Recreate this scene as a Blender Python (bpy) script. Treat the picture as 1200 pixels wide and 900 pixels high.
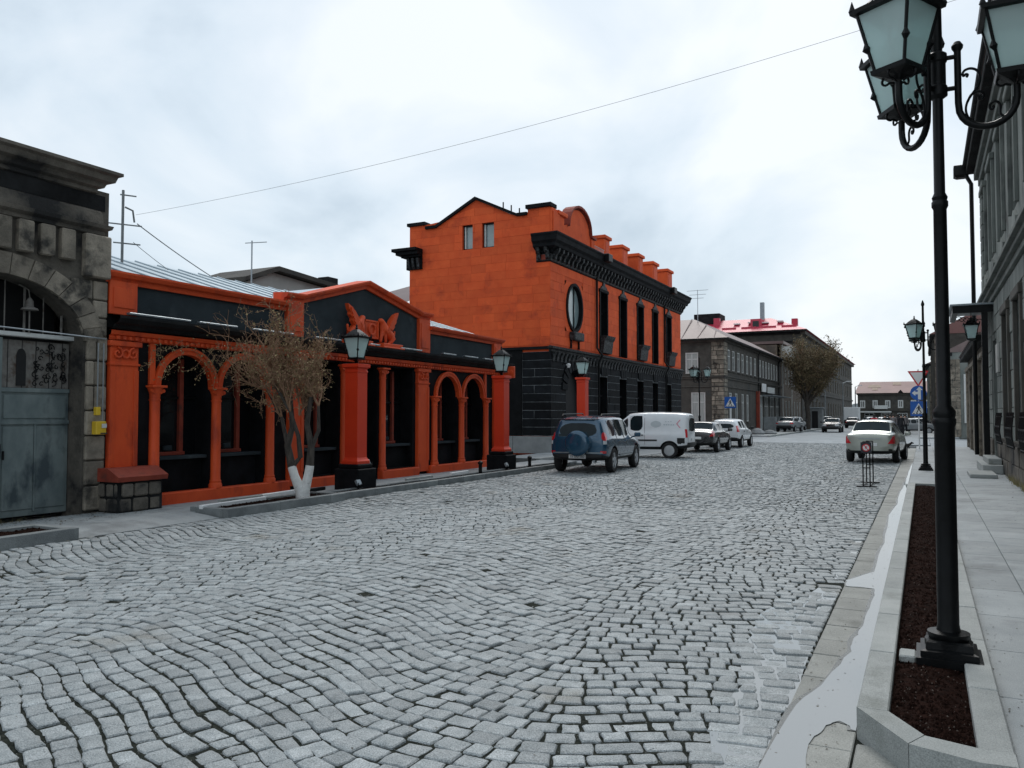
import bpy, bmesh, math, random
from mathutils import Vector, Matrix
random.seed(7)
R = math.radians
S = bpy.context.scene
for o in list(bpy.data.objects): bpy.data.objects.remove(o)
COL = S.collection

# ---------------------------------------------------------------- camera
EYE = 1.7
cd = bpy.data.cameras.new('camera'); cam = bpy.data.objects.new('camera', cd); COL.objects.link(cam)
cd.sensor_fit = 'HORIZONTAL'; cd.sensor_width = 36; cd.lens = 28.26; cd.clip_start = .05; cd.clip_end = 3000
YAW = math.atan(482 / 942); PITCH = math.atan(36 / 942)
cam.location = (0, 0, EYE); cam.rotation_euler = (R(90) + PITCH, 0, YAW)
S.camera = cam
S.render.resolution_x, S.render.resolution_y = 1024, 768

# ---------------------------------------------------------------- world: overcast sky
w = bpy.data.worlds.new('World'); S.world = w; w.use_nodes = True
nt = w.node_tree; N = nt.nodes; L = nt.links
for n in list(N): N.remove(n)
out = N.new('ShaderNodeOutputWorld'); bg = N.new('ShaderNodeBackground'); L.new(bg.outputs[0], out.inputs[0])
sky = N.new('ShaderNodeTexSky'); sky.sky_type = 'NISHITA'; sky.sun_disc = False
SUN_EL, SUN_ROT = R(52), R(-12)
sky.sun_elevation = SUN_EL; sky.sun_rotation = SUN_ROT; sky.air_density = 1.3; sky.dust_density = 2
sk = N.new('ShaderNodeVectorMath'); sk.operation = 'SCALE'; sk.inputs['Scale'].default_value = .11
L.new(sky.outputs[0], sk.inputs[0])
tc = N.new('ShaderNodeTexCoord'); sep = N.new('ShaderNodeSeparateXYZ'); L.new(tc.outputs['Generated'], sep.inputs[0])
mx = N.new('ShaderNodeMath'); mx.operation = 'MAXIMUM'; mx.inputs[1].default_value = 0; L.new(sep.outputs[2], mx.inputs[0])
ad = N.new('ShaderNodeMath'); ad.operation = 'ADD'; ad.inputs[1].default_value = .62; L.new(mx.outputs[0], ad.inputs[0])
dv = N.new('ShaderNodeVectorMath'); dv.operation = 'DIVIDE'; L.new(tc.outputs['Generated'], dv.inputs[0])
cb = N.new('ShaderNodeCombineXYZ')
for i in range(3): L.new(ad.outputs[0], cb.inputs[i])
L.new(cb.outputs[0], dv.inputs[1])
mp = N.new('ShaderNodeMapping'); mp.inputs['Location'].default_value = (0.3, 9.4, .2); mp.inputs['Scale'].default_value = (1, 1, .8); L.new(dv.outputs[0], mp.inputs[0])
n1 = N.new('ShaderNodeTexNoise'); n1.inputs['Scale'].default_value = 2.3; n1.inputs['Detail'].default_value = 7; n1.inputs['Roughness'].default_value = .5; n1.inputs['Distortion'].default_value = .35
L.new(mp.outputs[0], n1.inputs[0])
cr = N.new('ShaderNodeValToRGB'); e = cr.color_ramp.elements
e[0].position = .36; e[0].color = (.43, .52, .605, 1); e[1].position = .60; e[1].color = (.77, .815, .855, 1)
m_ = cr.color_ramp.elements.new(.47); m_.color = (.60, .685, .76, 1)
L.new(n1.outputs[0], cr.inputs[0])
mixs = N.new('ShaderNodeMixRGB'); mixs.inputs[0].default_value = .90
L.new(sk.outputs[0], mixs.inputs[1]); L.new(cr.outputs[0], mixs.inputs[2]); L.new(mixs.outputs[0], bg.inputs[0]); bg.inputs[1].default_value = 1.0

# ---------------------------------------------------------------- sun behind the cloud
sd = bpy.data.lights.new('sun', 'SUN'); sun = bpy.data.objects.new('sun', sd); COL.objects.link(sun)
sd.energy = 1.3; sd.angle = R(25); sd.color = (1, .97, .93)
sun.rotation_euler = Vector((math.sin(-SUN_ROT) * math.cos(SUN_EL), -math.cos(SUN_ROT) * math.cos(SUN_EL), -math.sin(SUN_EL))).to_track_quat('-Z', 'Y').to_euler()
S.view_settings.view_transform = 'Standard'; S.view_settings.look = 'None'; S.view_settings.exposure = .3; S.view_settings.gamma = 1

# ---------------------------------------------------------------- materials
M = {}
def mat(name, c1, c2=None, rough=.8, scale=3., detail=6, bump=0., bscale=None, metal=0., rnd=0., spec=.5, stretch=(1, 1, 1),
        lo=.35, hi=.65, c3=None, s3=1., t3=.6, attr=None, speck=0., coat=0., hue=None, trans=0., emis=None):
    """c1/c2 blended by noise, c3 = large stains; rnd = value change from piece to piece"""
    m = bpy.data.materials.new(name); m.use_nodes = True; M[name] = m
    t = m.node_tree; n = t.nodes; l = t.links; b = n['Principled BSDF']
    b.inputs['Roughness'].default_value = rough; b.inputs['Metallic'].default_value = metal
    b.inputs['Specular IOR Level'].default_value = spec; b.inputs['Coat Weight'].default_value = coat
    b.inputs['Transmission Weight'].default_value = trans
    co = n.new('ShaderNodeTexCoord'); mpn = n.new('ShaderNodeMapping'); mpn.inputs['Scale'].default_value = stretch
    l.new(co.outputs['Object'], mpn.inputs[0])
    def noise(s, d=6, src=mpn):
        q = n.new('ShaderNodeTexNoise'); q.inputs['Scale'].default_value = s; q.inputs['Detail'].default_value = d; q.inputs['Roughness'].default_value = .6
        l.new(src.outputs[0] if src is mpn else src.outputs['Object'], q.inputs[0]); return q
    cur = None
    if c2 is None: c2 = tuple(x * .82 for x in c1)
    q = noise(scale, detail); rp = n.new('ShaderNodeValToRGB')
    rp.color_ramp.elements[0].position = lo; rp.color_ramp.elements[1].position = hi
    rp.color_ramp.elements[0].color = (*c1, 1); rp.color_ramp.elements[1].color = (*c2, 1)
    l.new(q.outputs[0], rp.inputs[0]); cur = rp.outputs[0]
    if c3:
        q3 = noise(s3, 5); r3 = n.new('ShaderNodeMapRange'); r3.inputs[1].default_value = t3; r3.inputs[2].default_value = t3 + .13; l.new(q3.outputs[0], r3.inputs[0])
        x = n.new('ShaderNodeMixRGB'); x.inputs[2].default_value = (*c3, 1); l.new(r3.outputs[0], x.inputs[0]); l.new(cur, x.inputs[1]); cur = x.outputs[0]
    if speck:
        qs = noise(140, 2); rs = n.new('ShaderNodeMapRange'); rs.inputs[1].default_value = .3; rs.inputs[2].default_value = .7
        rs.inputs[3].default_value = 1 - speck; rs.inputs[4].default_value = 1 + speck; l.new(qs.outputs[0], rs.inputs[0])
        x = n.new('ShaderNodeVectorMath'); x.operation = 'SCALE'; l.new(cur, x.inputs[0]); l.new(rs.outputs[0], x.inputs['Scale']); cur = x.outputs[0]
    if rnd:
        rr = n.new('ShaderNodeMapRange'); rr.inputs[3].default_value = 1 - rnd; rr.inputs[4].default_value = 1 + rnd
        if attr:
            a = n.new('ShaderNodeAttribute'); a.attribute_name = attr; l.new(a.outputs['Fac'], rr.inputs[0])
        else:
            a = n.new('ShaderNodeObjectInfo'); l.new(a.outputs['Random'], rr.inputs[0])
        x = n.new('ShaderNodeVectorMath'); x.operation = 'SCALE'; l.new(cur, x.inputs[0]); l.new(rr.outputs[0], x.inputs['Scale']); cur = x.outputs[0]
    l.new(cur, b.inputs['Base Color'])
    if bump:
        qb = noise(bscale or scale * 4, 5); bp = n.new('ShaderNodeBump'); bp.inputs['Strength'].default_value = bump; bp.inputs['Distance'].default_value = .02
        l.new(qb.outputs[0], bp.inputs['Height']); l.new(bp.outputs[0], b.inputs['Normal'])
    if emis: b.inputs['Emission Color'].default_value = (*emis[:3], 1); b.inputs['Emission Strength'].default_value = emis[3]
    return m
mat('granite', (.235, .262, .27), (.335, .36, .367), rough=.62, scale=9, bump=.6, bscale=45, speck=.5, rnd=.24, attr='rnd', c3=(.23, .225, .2), s3=.8, t3=.60)
mat('grit', (.010, .013, .0105), (.038, .042, .034), rough=.95, spec=.1, scale=26, bump=.8, bscale=90)
mat('slab', (.25, .275, .285), (.32, .345, .352), rough=.7, scale=2.5, bump=.25, bscale=70, speck=.22, rnd=.1, c3=(.175, .19, .195), s3=.8, t3=.55)
mat('gutter_slab', (.225, .232, .215), (.285, .29, .27), rough=.7, scale=3, bump=.35, bscale=50, speck=.25, rnd=.12, c3=(.15, .155, .14), s3=1.3, t3=.56)
mat('kerb_stone', (.28, .30, .292), (.36, .378, .368), rough=.75, scale=3, bump=.35, bscale=60, speck=.25, rnd=.09, c3=(.2, .215, .2), s3=1.6, t3=.57)
mat('kerb_dark', (.15, .165, .17), (.24, .26, .26), rough=.8, scale=3, bump=.4, bscale=50, speck=.25, rnd=.15)
mat('bed', (.13, .14, .14), (.17, .18, .18), rough=.9, scale=4)
mat('asphalt', (.21, .235, .25), (.29, .315, .33), rough=.8, scale=.6, bump=.3, bscale=60, speck=.15)
mat('earth', (.16, .17, .165), (.22, .23, .22), rough=.9, scale=.3)
mat('soil', (.008, .004, .003), (.026, .012, .009), rough=1, spec=.05, scale=16, bump=1, bscale=60)
mat('soil_clod', (.010, .005, .004), (.032, .016, .012), rough=1, spec=.05, scale=30, rnd=.4, attr='rnd')
mat('tuff', (.075, .067, .056), (.165, .146, .12), rough=.9, scale=2.6, bump=1., bscale=14, rnd=.3, c3=(.016, .016, .016), s3=1.3, t3=.5, speck=.25)
mat('tuff_pale', (.15, .132, .106), (.275, .24, .192), rough=.9, scale=3.4, bump=1., bscale=14, rnd=.32, c3=(.04, .037, .032), s3=2.2, t3=.53, speck=.25)
mat('soot', (.006, .0065, .007), (.02, .021, .022), rough=.85, spec=.2, scale=2, bump=.5, bscale=20, c3=(.05, .054, .056), s3=2.2, t3=.62)
mat('tuff_grey', (.044, .041, .036), (.084, .078, .067), rough=.9, scale=1.4, bump=.5, bscale=14, rnd=.2, c3=(.045, .047, .046), s3=.7, t3=.56)
mat('tuff_green', (.115, .13, .122), (.19, .207, .192), rough=.9, scale=1.4, bump=.5, bscale=14, rnd=.18, c3=(.05, .055, .052), s3=.8, t3=.56, stretch=(1, 1, .5))
mat('brown_brick', (.10, .078, .06), (.15, .118, .092), rough=.9, scale=2, bump=.4, bscale=14, rnd=.2, c3=(.08, .068, .058), s3=.6, t3=.56)
mat('orange_tuff', (.64, .080, .015), (.71, .104, .022), rough=.85, scale=2.2, bump=.3, bscale=30, rnd=.10, c3=(.47, .056, .014), s3=.9, t3=.55, speck=.14)
mat('orange_joint', (.54, .068, .014), (.60, .08, .018), rough=.9, scale=3)
mat('orange_paint', (.60, .062, .009), (.69, .082, .013), rough=.65, scale=2.5, bump=.3, bscale=22, rnd=.07, c3=(.40, .042, .010), s3=2.0, t3=.56, stretch=(1, 1, .45))
mat('red_paint', (.62, .034, .006), (.68, .044, .008), rough=.5, scale=1.5, bump=.1, c3=(.40, .022, .006), s3=2, t3=.62)
mat('red_slab', (.2, .028, .014), (.27, .045, .022), rough=.75, scale=4, bump=.4, c3=(.1, .03, .02), s3=3, t3=.56)
mat('black_stone', (.004, .005, .006), (.011, .012, .014), rough=.7, spec=.12, scale=3, bump=.3, bscale=25, rnd=.3)
mat('black_block', (.004, .005, .0065), (.010, .012, .015), rough=.7, spec=.14, scale=3, bump=.4, bscale=25, rnd=.4)
mat('mortar', (.06, .068, .072), (.2, .22, .23), rough=.9, scale=5)
mat('charcoal', (.020, .029, .034), (.034, .046, .053), rough=.8, spec=.2, scale=1.3, bump=.15, bscale=30, c3=(.055, .07, .078), s3=1.1, t3=.58)
mat('carved_black', (.008, .009, .010), (.075, .083, .09), rough=.55, spec=.35, scale=11, bump=1, bscale=28, lo=.48, hi=.66)
mat('plinth_grey', (.2, .215, .22), (.28, .295, .3), rough=.85, scale=2, bump=.4, rnd=.12)
mat('flashing', (.3, .34, .36), (.2, .23, .25), rough=.4, scale=4, metal=.7)
mat('zinc', (.36, .43, .47), (.45, .52, .56), rough=.45, scale=1.2, metal=.35)
mat('rust_roof', (.16, .115, .11), (.22, .165, .155), rough=.6, scale=.7, stretch=(1, 1, 1))
mat('plum_roof', (.115, .072, .066), (.16, .105, .098), rough=.5, scale=.7)
mat('red_roof', (.42, .02, .05), (.5, .045, .085), rough=.45, scale=.5, c3=(.5, .12, .15), s3=.3, t3=.6)
mat('pink_roof', (.2, .095, .085), (.15, .068, .062), rough=.6, scale=.4, c3=(.42, .32, .25), s3=.16, t3=.6)
mat('white_wall', (.34, .34, .32), (.42, .42, .4), rough=.85, scale=.8)
mat('dark', (.004, .004, .005), (.008, .008, .009), rough=.7)  # near black; in hollows its colour stands in for shade
mat('interior', (.012, .012, .014), (.03, .03, .03), rough=.8, scale=1.5)
mat('glass', (.004, .005, .006), (.008, .009, .011), rough=.05, spec=.42, scale=1.)
mat('glass_pale', (.2, .27, .28), (.3, .38, .39), rough=.08, spec=.8, scale=1.)
mat('window_white', (.5, .52, .51), (.62, .63, .61), rough=.6, scale=5)
mat('curtain', (.3, .32, .31), (.42, .44, .42), rough=.8, scale=6, stretch=(4, 4, .3))
mat('iron', (.0025, .003, .0033), (.006, .007, .008), rough=.4, scale=8, bump=.12, bscale=60, spec=.2)
mat('lantern_glass', (.78, .88, .87), (.84, .92, .91), rough=.3, spec=.5, scale=6)
mat('door_steel', (.12, .155, .16), (.215, .255, .25), rough=.5, scale=2.2, bump=.25, bscale=12, c3=(.055, .075, .085), s3=1.6, t3=.53, stretch=(1, 1, .6), metal=.2)
mat('rusty', (.12, .11, .1), (.2, .19, .175), rough=.8, scale=9, c3=(.07, .045, .03), s3=5, t3=.56)
mat('yellow', (.62, .40, .02), (.7, .47, .03), rough=.5, scale=5)
mat('steel', (.3, .33, .35), (.4, .43, .45), rough=.35, metal=.6)
mat('white_paint', (.72, .74, .74), (.8, .81, .81), rough=.5, scale=4)
mat('limewash', (.62, .62, .6), (.75, .75, .73), rough=.9, scale=14, bump=.5, c3=(.3, .29, .27), s3=9, t3=.6)
mat('bark', (.035, .03, .026), (.085, .072, .06), rough=.95, scale=14, bump=.9, stretch=(1, 1, .3))
mat('twig', (.22, .125, .075), (.32, .19, .115), rough=.9, scale=12)
mat('leaf_dry', (.22, .18, .08), (.34, .25, .13), rough=.8, scale=3, rnd=.45, attr='rnd')
mat('leaf_far', (.11, .085, .045), (.18, .14, .075), rough=.85, scale=1, rnd=.45, attr='rnd')
mat('tyre', (.008, .008, .009), (.014, .014, .015), rough=.8)
mat('alloy', (.42, .44, .46), (.5, .52, .54), rough=.3, metal=.75)
mat('hubcap', (.4, .42, .43), (.5, .52, .53), rough=.4, metal=.3)
mat('car_plastic', (.011, .012, .013), (.018, .019, .02), rough=.6)
mat('car_blue', (.008, .058, .115), (.011, .07, .13), rough=.24, coat=1, metal=.3)
mat('car_white', (.68, .71, .73), (.73, .76, .78), rough=.3, coat=.8)
mat('car_silver', (.38, .40, .36), (.43, .45, .40), rough=.28, coat=.8, metal=.5)
mat('car_black', (.012, .013, .016), (.018, .019, .022), rough=.22, coat=1)
mat('car_grey', (.22, .24, .25), (.28, .3, .31), rough=.35, coat=.5)
mat('car_glass', (.010, .018, .022), (.016, .026, .031), rough=.06, spec=.16)
mat('tail_red', (.5, .012, .02), (.6, .02, .03), rough=.18, coat=1)
mat('lamp_clear', (.55, .58, .6), (.65, .68, .7), rough=.15, coat=1)
mat('sign_blue', (.01, .1, .42), (.013, .12, .48), rough=.4)
mat('sign_red', (.55, .012, .02), (.6, .02, .03), rough=.4)
mat('ink', (.02, .022, .03), (.03, .032, .04), rough=.6)
mat('pink', (.62, .22, .28), (.68, .26, .32), rough=.4)
mat('logo_grey', (.45, .5, .52), (.5, .55, .57), rough=.4)
mat('skin', (.45, .27, .2), (.5, .31, .23), rough=.6)
mat('hair', (.012, .01, .009), (.02, .017, .015), rough=.7)
mat('cloth_dark', (.012, .013, .017), (.025, .026, .03), rough=.9)
mat('cloth_red', (.4, .03, .04), (.48, .05, .06), rough=.9)
mat('cloth_grey', (.16, .15, .15), (.24, .22, .22), rough=.9)
mat('dog_black', (.012, .011, .01), (.03, .027, .024), rough=.9)
mat('hill', (.1, .12, .13), (.13, .15, .16), rough=1, scale=.02)
# still water: a nearly clear film that mirrors the sky
wm = bpy.data.materials.new('water'); wm.use_nodes = True; M['water'] = wm
b = wm.node_tree.nodes['Principled BSDF']; b.inputs['Base Color'].default_value = (.16, .18, .185, 1); b.inputs['Roughness'].default_value = .03
b.inputs['IOR'].default_value = 2.1; b.inputs['Specular IOR Level'].default_value = .9
q = wm.node_tree.nodes.new('ShaderNodeTexNoise'); q.inputs['Scale'].default_value = 5; bp = wm.node_tree.nodes.new('ShaderNodeBump'); bp.inputs['Strength'].default_value = .03
wm.node_tree.links.new(q.outputs[0], bp.inputs['Height']); wm.node_tree.links.new(bp.outputs[0], b.inputs['Normal'])
# clear light veil over the frosted lantern panes is part of 'lantern_glass'
lt = M['lantern_glass'].node_tree; lgp = lt.nodes['Principled BSDF']; tl_ = lt.nodes.new('ShaderNodeBsdfTranslucent'); tl_.inputs[0].default_value = (.86, .97, .96, 1)
mxs = lt.nodes.new('ShaderNodeMixShader'); mxs.inputs[0].default_value = .5; lt.links.new(lgp.outputs[0], mxs.inputs[1]); lt.links.new(tl_.outputs[0], mxs.inputs[2])
tp_ = lt.nodes.new('ShaderNodeBsdfTransparent'); tp_.inputs[0].default_value = (.82, .95, .95, 1); mx2 = lt.nodes.new('ShaderNodeMixShader'); mx2.inputs[0].default_value = .36; lt.links.new(mxs.outputs[0], mx2.inputs[1]); lt.links.new(tp_.outputs[0], mx2.inputs[2]); lt.links.new(mx2.outputs[0], lt.nodes['Material Output'].inputs[0])

# ---------------------------------------------------------------- mesh helpers
class MB:
    def __init__(s): s.v = []; s.f = []; s.m = []
    def add(s, v, f, mi=0):
        k = len(s.v); s.v += [tuple(p) for p in v]; s.f += [tuple(i + k for i in q) for q in f]; s.m += [mi] * len(f); return s
    def quad(s, a, b, c, d, mi=0): return s.add([a, b, c, d], [(0, 1, 2, 3)], mi)
    def box(s, x0, x1, y0, y1, z0, z1, mi=0, bev=0.):
        if x0 > x1: x0, x1 = x1, x0
        if y0 > y1: y0, y1 = y1, y0
        if not bev:
            return s.add([(x0, y0, z0), (x1, y0, z0), (x1, y1, z0), (x0, y1, z0), (x0, y0, z1), (x1, y0, z1), (x1, y1, z1), (x0, y1, z1)],
                         [(0, 3, 2, 1), (4, 5, 6, 7), (0, 1, 5, 4), (1, 2, 6, 5), (2, 3, 7, 6), (3, 0, 4, 7)], mi)
        c = bev; V = {}; v = []
        lo = (x0, y0, z0); hi = (x1, y1, z1)
        for sx in (0, 1):
            for sy in (0, 1):
                for sz in (0, 1):
                    sg = (sx, sy, sz)
                    for a in range(3):
                        p = [(hi[i] - (0 if i == a else c)) if sg[i] else (lo[i] + (0 if i == a else c)) for i in range(3)]
                        V[(sx, sy, sz, a)] = len(v); v.append(p)
        f = []
        for a in range(3):
            b_, c_ = (a + 1) % 3, (a + 2) % 3
            for sd_ in (0, 1):
                ring = []
                for q in ((0, 0), (1, 0), (1, 1), (0, 1)):
                    k = [0, 0, 0]; k[a] = sd_; k[b_], k[c_] = q; ring.append(V[(*k, a)])
                f.append(ring if sd_ else ring[::-1])
            for p0 in (0, 1):
                for p1 in (0, 1):
                    k0 = [0, 0, 0]; k0[b_] = p0; k0[c_] = p1; k1 = list(k0); k0[a] = 0; k1[a] = 1
                    r_ = [V[(*k0, b_)], V[(*k1, b_)], V[(*k1, c_)], V[(*k0, c_)]]
                    f.append(r_ if (p0 + p1) % 2 == 1 else r_[::-1])
        for sx in (0, 1):
            for sy in (0, 1):
                for sz in (0, 1):
                    r_ = [V[(sx, sy, sz, a)] for a in range(3)]; f.append(r_ if (sx + sy + sz) % 2 == 1 else r_[::-1])
        return s.add(v, f, mi)
    def prism(s, poly, axis, a0, a1, mi=0):
        n = len(poly)
        def P(p, a): return {'x': (a, p[0], p[1]), 'y': (p[0], a, p[1]), 'z': (p[0], p[1], a)}[axis]
        v = [P(p, a0) for p in poly] + [P(p, a1) for p in poly]
        return s.add(v, [tuple(range(n))[::-1], tuple(range(n, 2 * n))] + [(i, (i + 1) % n, n + (i + 1) % n, n + i) for i in range(n)], mi)
    def lathe(s, prof, n=16, c=(0, 0, 0), mi=0, axis='z', ang=0., sq=False, cap=True):
        v = []; f = []
        for r, z in prof:
            for i in range(n):
                a = 2 * math.pi * i / n + ang; k = r * (1.41421 if sq else 1)
                p = (k * math.cos(a), k * math.sin(a), z)
                if axis == 'x': p = (p[2], p[0], p[1])
                if axis == 'y': p = (p[0], p[2], p[1])
                v.append((p[0] + c[0], p[1] + c[1], p[2] + c[2]))
        for j in range(len(prof) - 1):
            for i in range(n): f.append((j * n + i, j * n + (i + 1) % n, (j + 1) * n + (i + 1) % n, (j + 1) * n + i))
        if cap: f.append(tuple(range(n))[::-1]); f.append(tuple(range((len(prof) - 1) * n, len(prof) * n)))
        return s.add(v, f, mi)
    def tube(s, path, r, n=8, mi=0, cap=True):
        P = [Vector(p) for p in path]; k = len(P); v = []; f = []
        up = Vector((0, 0, 1)); prev = None
        for i in range(k):
            t = (P[min(i + 1, k - 1)] - P[max(i - 1, 0)])
            if t.length < 1e-9: t = Vector((0, 0, 1))
            t.normalize()
            if prev is None:
                a = t.cross(up)
                if a.length < .05: a = t.cross(Vector((1, 0, 0)))
            else: a = prev - t * prev.dot(t)
            if a.length < 1e-6: a = t.cross(Vector((1, .3, 0)))
            a.normalize(); prev = a; b_ = t.cross(a); rr = r[i] if isinstance(r, (list, tuple)) else r
            for j in range(n):
                q = 2 * math.pi * j / n; v.append(P[i] + a * rr * math.cos(q) + b_ * rr * math.sin(q))
        for i in range(k - 1):
            for j in range(n): f.append((i * n + j, i * n + (j + 1) % n, (i + 1) * n + (j + 1) % n, (i + 1) * n + j))
        if cap: f.append(tuple(range(n))[::-1]); f.append(tuple(range((k - 1) * n, k * n)))
        return s.add(v, f, mi)
    def band(s, cy, cz, r0, r1, x0, x1, n=20, mi=0, a0=0., a1=math.pi, e=1.):
        """arch band in the YZ plane"""
        v = []; f = []
        for i in range(n + 1):
            a = a0 + (a1 - a0) * i / n
            for r in (r0, r1):
                for x in (x0, x1): v.append((x, cy + r * math.cos(a), cz + r * e * math.sin(a)))
        for i in range(n):
            k = 4 * i
            f += [(k, k + 4, k + 5, k + 1), (k + 2, k + 3, k + 7, k + 6), (k, k + 2, k + 6, k + 4), (k + 1, k + 5, k + 7, k + 3)]
        f += [(0, 1, 3, 2), (4 * n, 4 * n + 2, 4 * n + 3, 4 * n + 1)]
        return s.add(v, f, mi)
    def xform(s, mtx, k=0): s.v = s.v[:k] + [tuple(mtx @ Vector(p)) for p in s.v[k:]]; return s
    def build(s, name, mats, parent=None, smooth=False, local=False, kind=None):
        me = bpy.data.meshes.new(name)
        v = s.v
        if parent is not None and not local:
            ox, oy, oz = wloc(parent); v = [(p[0] - ox, p[1] - oy, p[2] - oz) for p in v]
        me.from_pydata(v, [], s.f)
        if not isinstance(mats, (list, tuple)): mats = [mats]
        for q in mats: me.materials.append(M[q] if isinstance(q, str) else q)
        if len(mats) > 1: me.polygons.foreach_set('material_index', s.m)
        if smooth: me.polygons.foreach_set('use_smooth', [True] * len(me.polygons))
        me.validate(); 
        bmm = bmesh.new(); bmm.from_mesh(me); bmesh.ops.recalc_face_normals(bmm, faces=bmm.faces); bmm.to_mesh(me); bmm.free()
        if smooth: me.set_sharp_from_angle(angle=R(38))
        o = bpy.data.objects.new(name, me); COL.objects.link(o)
        if parent is not None: o.parent = parent
        if kind: o['kind'] = kind
        return o
def wloc(o):
    x, y, z = o.location
    if o.parent: a = wloc(o.parent); return (x + a[0], y + a[1], z + a[2])
    return (x, y, z)
def tag(o, label=None, cat=None, group=None, kind=None):
    if label: o['label'] = label
    if cat: o['category'] = cat
    if group: o['group'] = group
    if kind: o['kind'] = kind
    return o
def thing(name, label, cat, loc=(0, 0, 0), rz=0., group=None):
    o = bpy.data.objects.new(name, None); COL.objects.link(o); o.location = loc; o.rotation_euler = (0, 0, rz); o.empty_display_size = .2
    return tag(o, label, cat, group)
def copy_tree(o, parent=None):
    c = o.copy(); COL.objects.link(c); c.parent = parent
    for ch in o.children: copy_tree(ch, c)
    return c
def box(name, m, parent, x0, x1, y0, y1, z0, z1, bev=0., kind=None): return MB().box(x0, x1, y0, y1, z0, z1, 0, bev).build(name, m, parent, kind=kind)
def text_mesh(s, size, loc, rot, m, parent, name='lettering', ext=.001):
    c = bpy.data.curves.new(name, 'FONT'); c.body = s; c.size = size; c.extrude = ext; c.align_x = 'CENTER'; c.align_y = 'CENTER'
    t = bpy.data.objects.new(name, c); COL.objects.link(t); dg = bpy.context.evaluated_depsgraph_get()
    me = bpy.data.meshes.new_from_object(t.evaluated_get(dg)); COL.objects.unlink(t); bpy.data.objects.remove(t)
    me.materials.clear(); me.materials.append(M[m]); o = bpy.data.objects.new(name, me); COL.objects.link(o)
    o.parent = parent; o.location = loc; o.rotation_euler = rot; return o
def reveals(mb, plane, c, holes, d0, d1, sgn=1):
    P = (lambda a, z, d=0: (c - sgn * d, a, z)) if plane == 'x' else (lambda a, z, d=0: (a, c - sgn * d, z))
    for h in holes:
        for (p, q) in (((h[0], h[2]), (h[1], h[2])), ((h[1], h[2]), (h[1], h[3])), ((h[1], h[3]), (h[0], h[3])), ((h[0], h[3]), (h[0], h[2]))):
            mb.quad(P(*p, d0), P(*q, d0), P(*q, d1), P(*p, d1))
def holes_wall(mb, plane, c, a0, a1, z0, z1, holes, depth, mi=0, sgn=1):
    """front skin of a wall with rectangular openings and their reveals; plane 'x' (x=c, runs along y) or 'y'"""
    P = (lambda a, z, d=0: (c - sgn * d, a, z)) if plane == 'x' else (lambda a, z, d=0: (a, c - sgn * d, z))
    A = sorted({a0, a1, *[h[0] for h in holes], *[h[1] for h in holes]}); Z = sorted({z0, z1, *[h[2] for h in holes], *[h[3] for h in holes]})
    for i in range(len(A) - 1):
        for j in range(len(Z) - 1):
            am, zm = (A[i] + A[i + 1]) / 2, (Z[j] + Z[j + 1]) / 2
            if any(h[0] < am < h[1] and h[2] < zm < h[3] for h in holes): continue
            mb.quad(P(A[i], Z[j]), P(A[i + 1], Z[j]), P(A[i + 1], Z[j + 1]), P(A[i], Z[j + 1]), mi)
    for h in holes:
        for (p, q) in (((h[0], h[2]), (h[1], h[2])), ((h[1], h[2]), (h[1], h[3])), ((h[1], h[3]), (h[0], h[3])), ((h[0], h[3]), (h[0], h[2]))):
            mb.quad(P(*p), P(*q), P(*q, depth), P(*p, depth), mi)
def blocks(parent, name, m, plane, c, a0, a1, z0, z1, ch, lmin, lmax, holes=(), proud=.012, gap=.008, sgn=1, top=None, bev=.006, rng=None, jit=.004):
    """courses of separate blocks on a wall plane, cut round the openings"""
    rng = rng or random.Random(3); n = 0; k = max(1, round((z1 - z0) / ch)); h = (z1 - z0) / k
    for r_ in range(k):
        za, zb = z0 + r_ * h, z0 + (r_ + 1) * h; a = a0 - rng.uniform(0, lmax * .6)
        while a < a1 - .02:
            ln = rng.uniform(lmin, lmax); p, q = max(a, a0), min(a + ln, a1); a += ln
            if a1 - a < lmin * .5: q = a1; a = a1
            segs = [(p, q)]
            for H_ in holes:
                if H_[2] < zb - .03 and H_[3] > za + .03:
                    ns = []
                    for (s0, s1) in segs:
                        if H_[1] <= s0 or H_[0] >= s1: ns.append((s0, s1)); continue
                        if H_[0] - s0 > .05: ns.append((s0, H_[0]))
                        if s1 - H_[1] > .05: ns.append((H_[1], s1))
                    segs = ns
            for (s0, s1) in segs:
                if s1 - s0 < .06: continue
                g_ = gap / 2; pr = proud + rng.uniform(-jit, jit); tl = tr = zb - g_
                if top:
                    tl, tr = min(tl, top(s0)), min(tr, top(s1))
                    if min(tl, tr) - za < .04: continue
                mb = MB(); d0, d1 = c - sgn * .03, c + sgn * pr
                if top or not bev:
                    poly = [(s0 + g_, za + g_), (s1 - g_, za + g_), (s1 - g_, tr), (s0 + g_, tl)]
                    mb.prism(poly, plane, d0, d1)
                elif plane == 'x': mb.box(d0, d1, s0 + g_, s1 - g_, za + g_, zb - g_, 0, bev)
                else: mb.box(s0 + g_, s1 - g_, d0, d1, za + g_, zb - g_, 0, bev)
                mb.build(name, m, parent); n += 1
    return n
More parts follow.
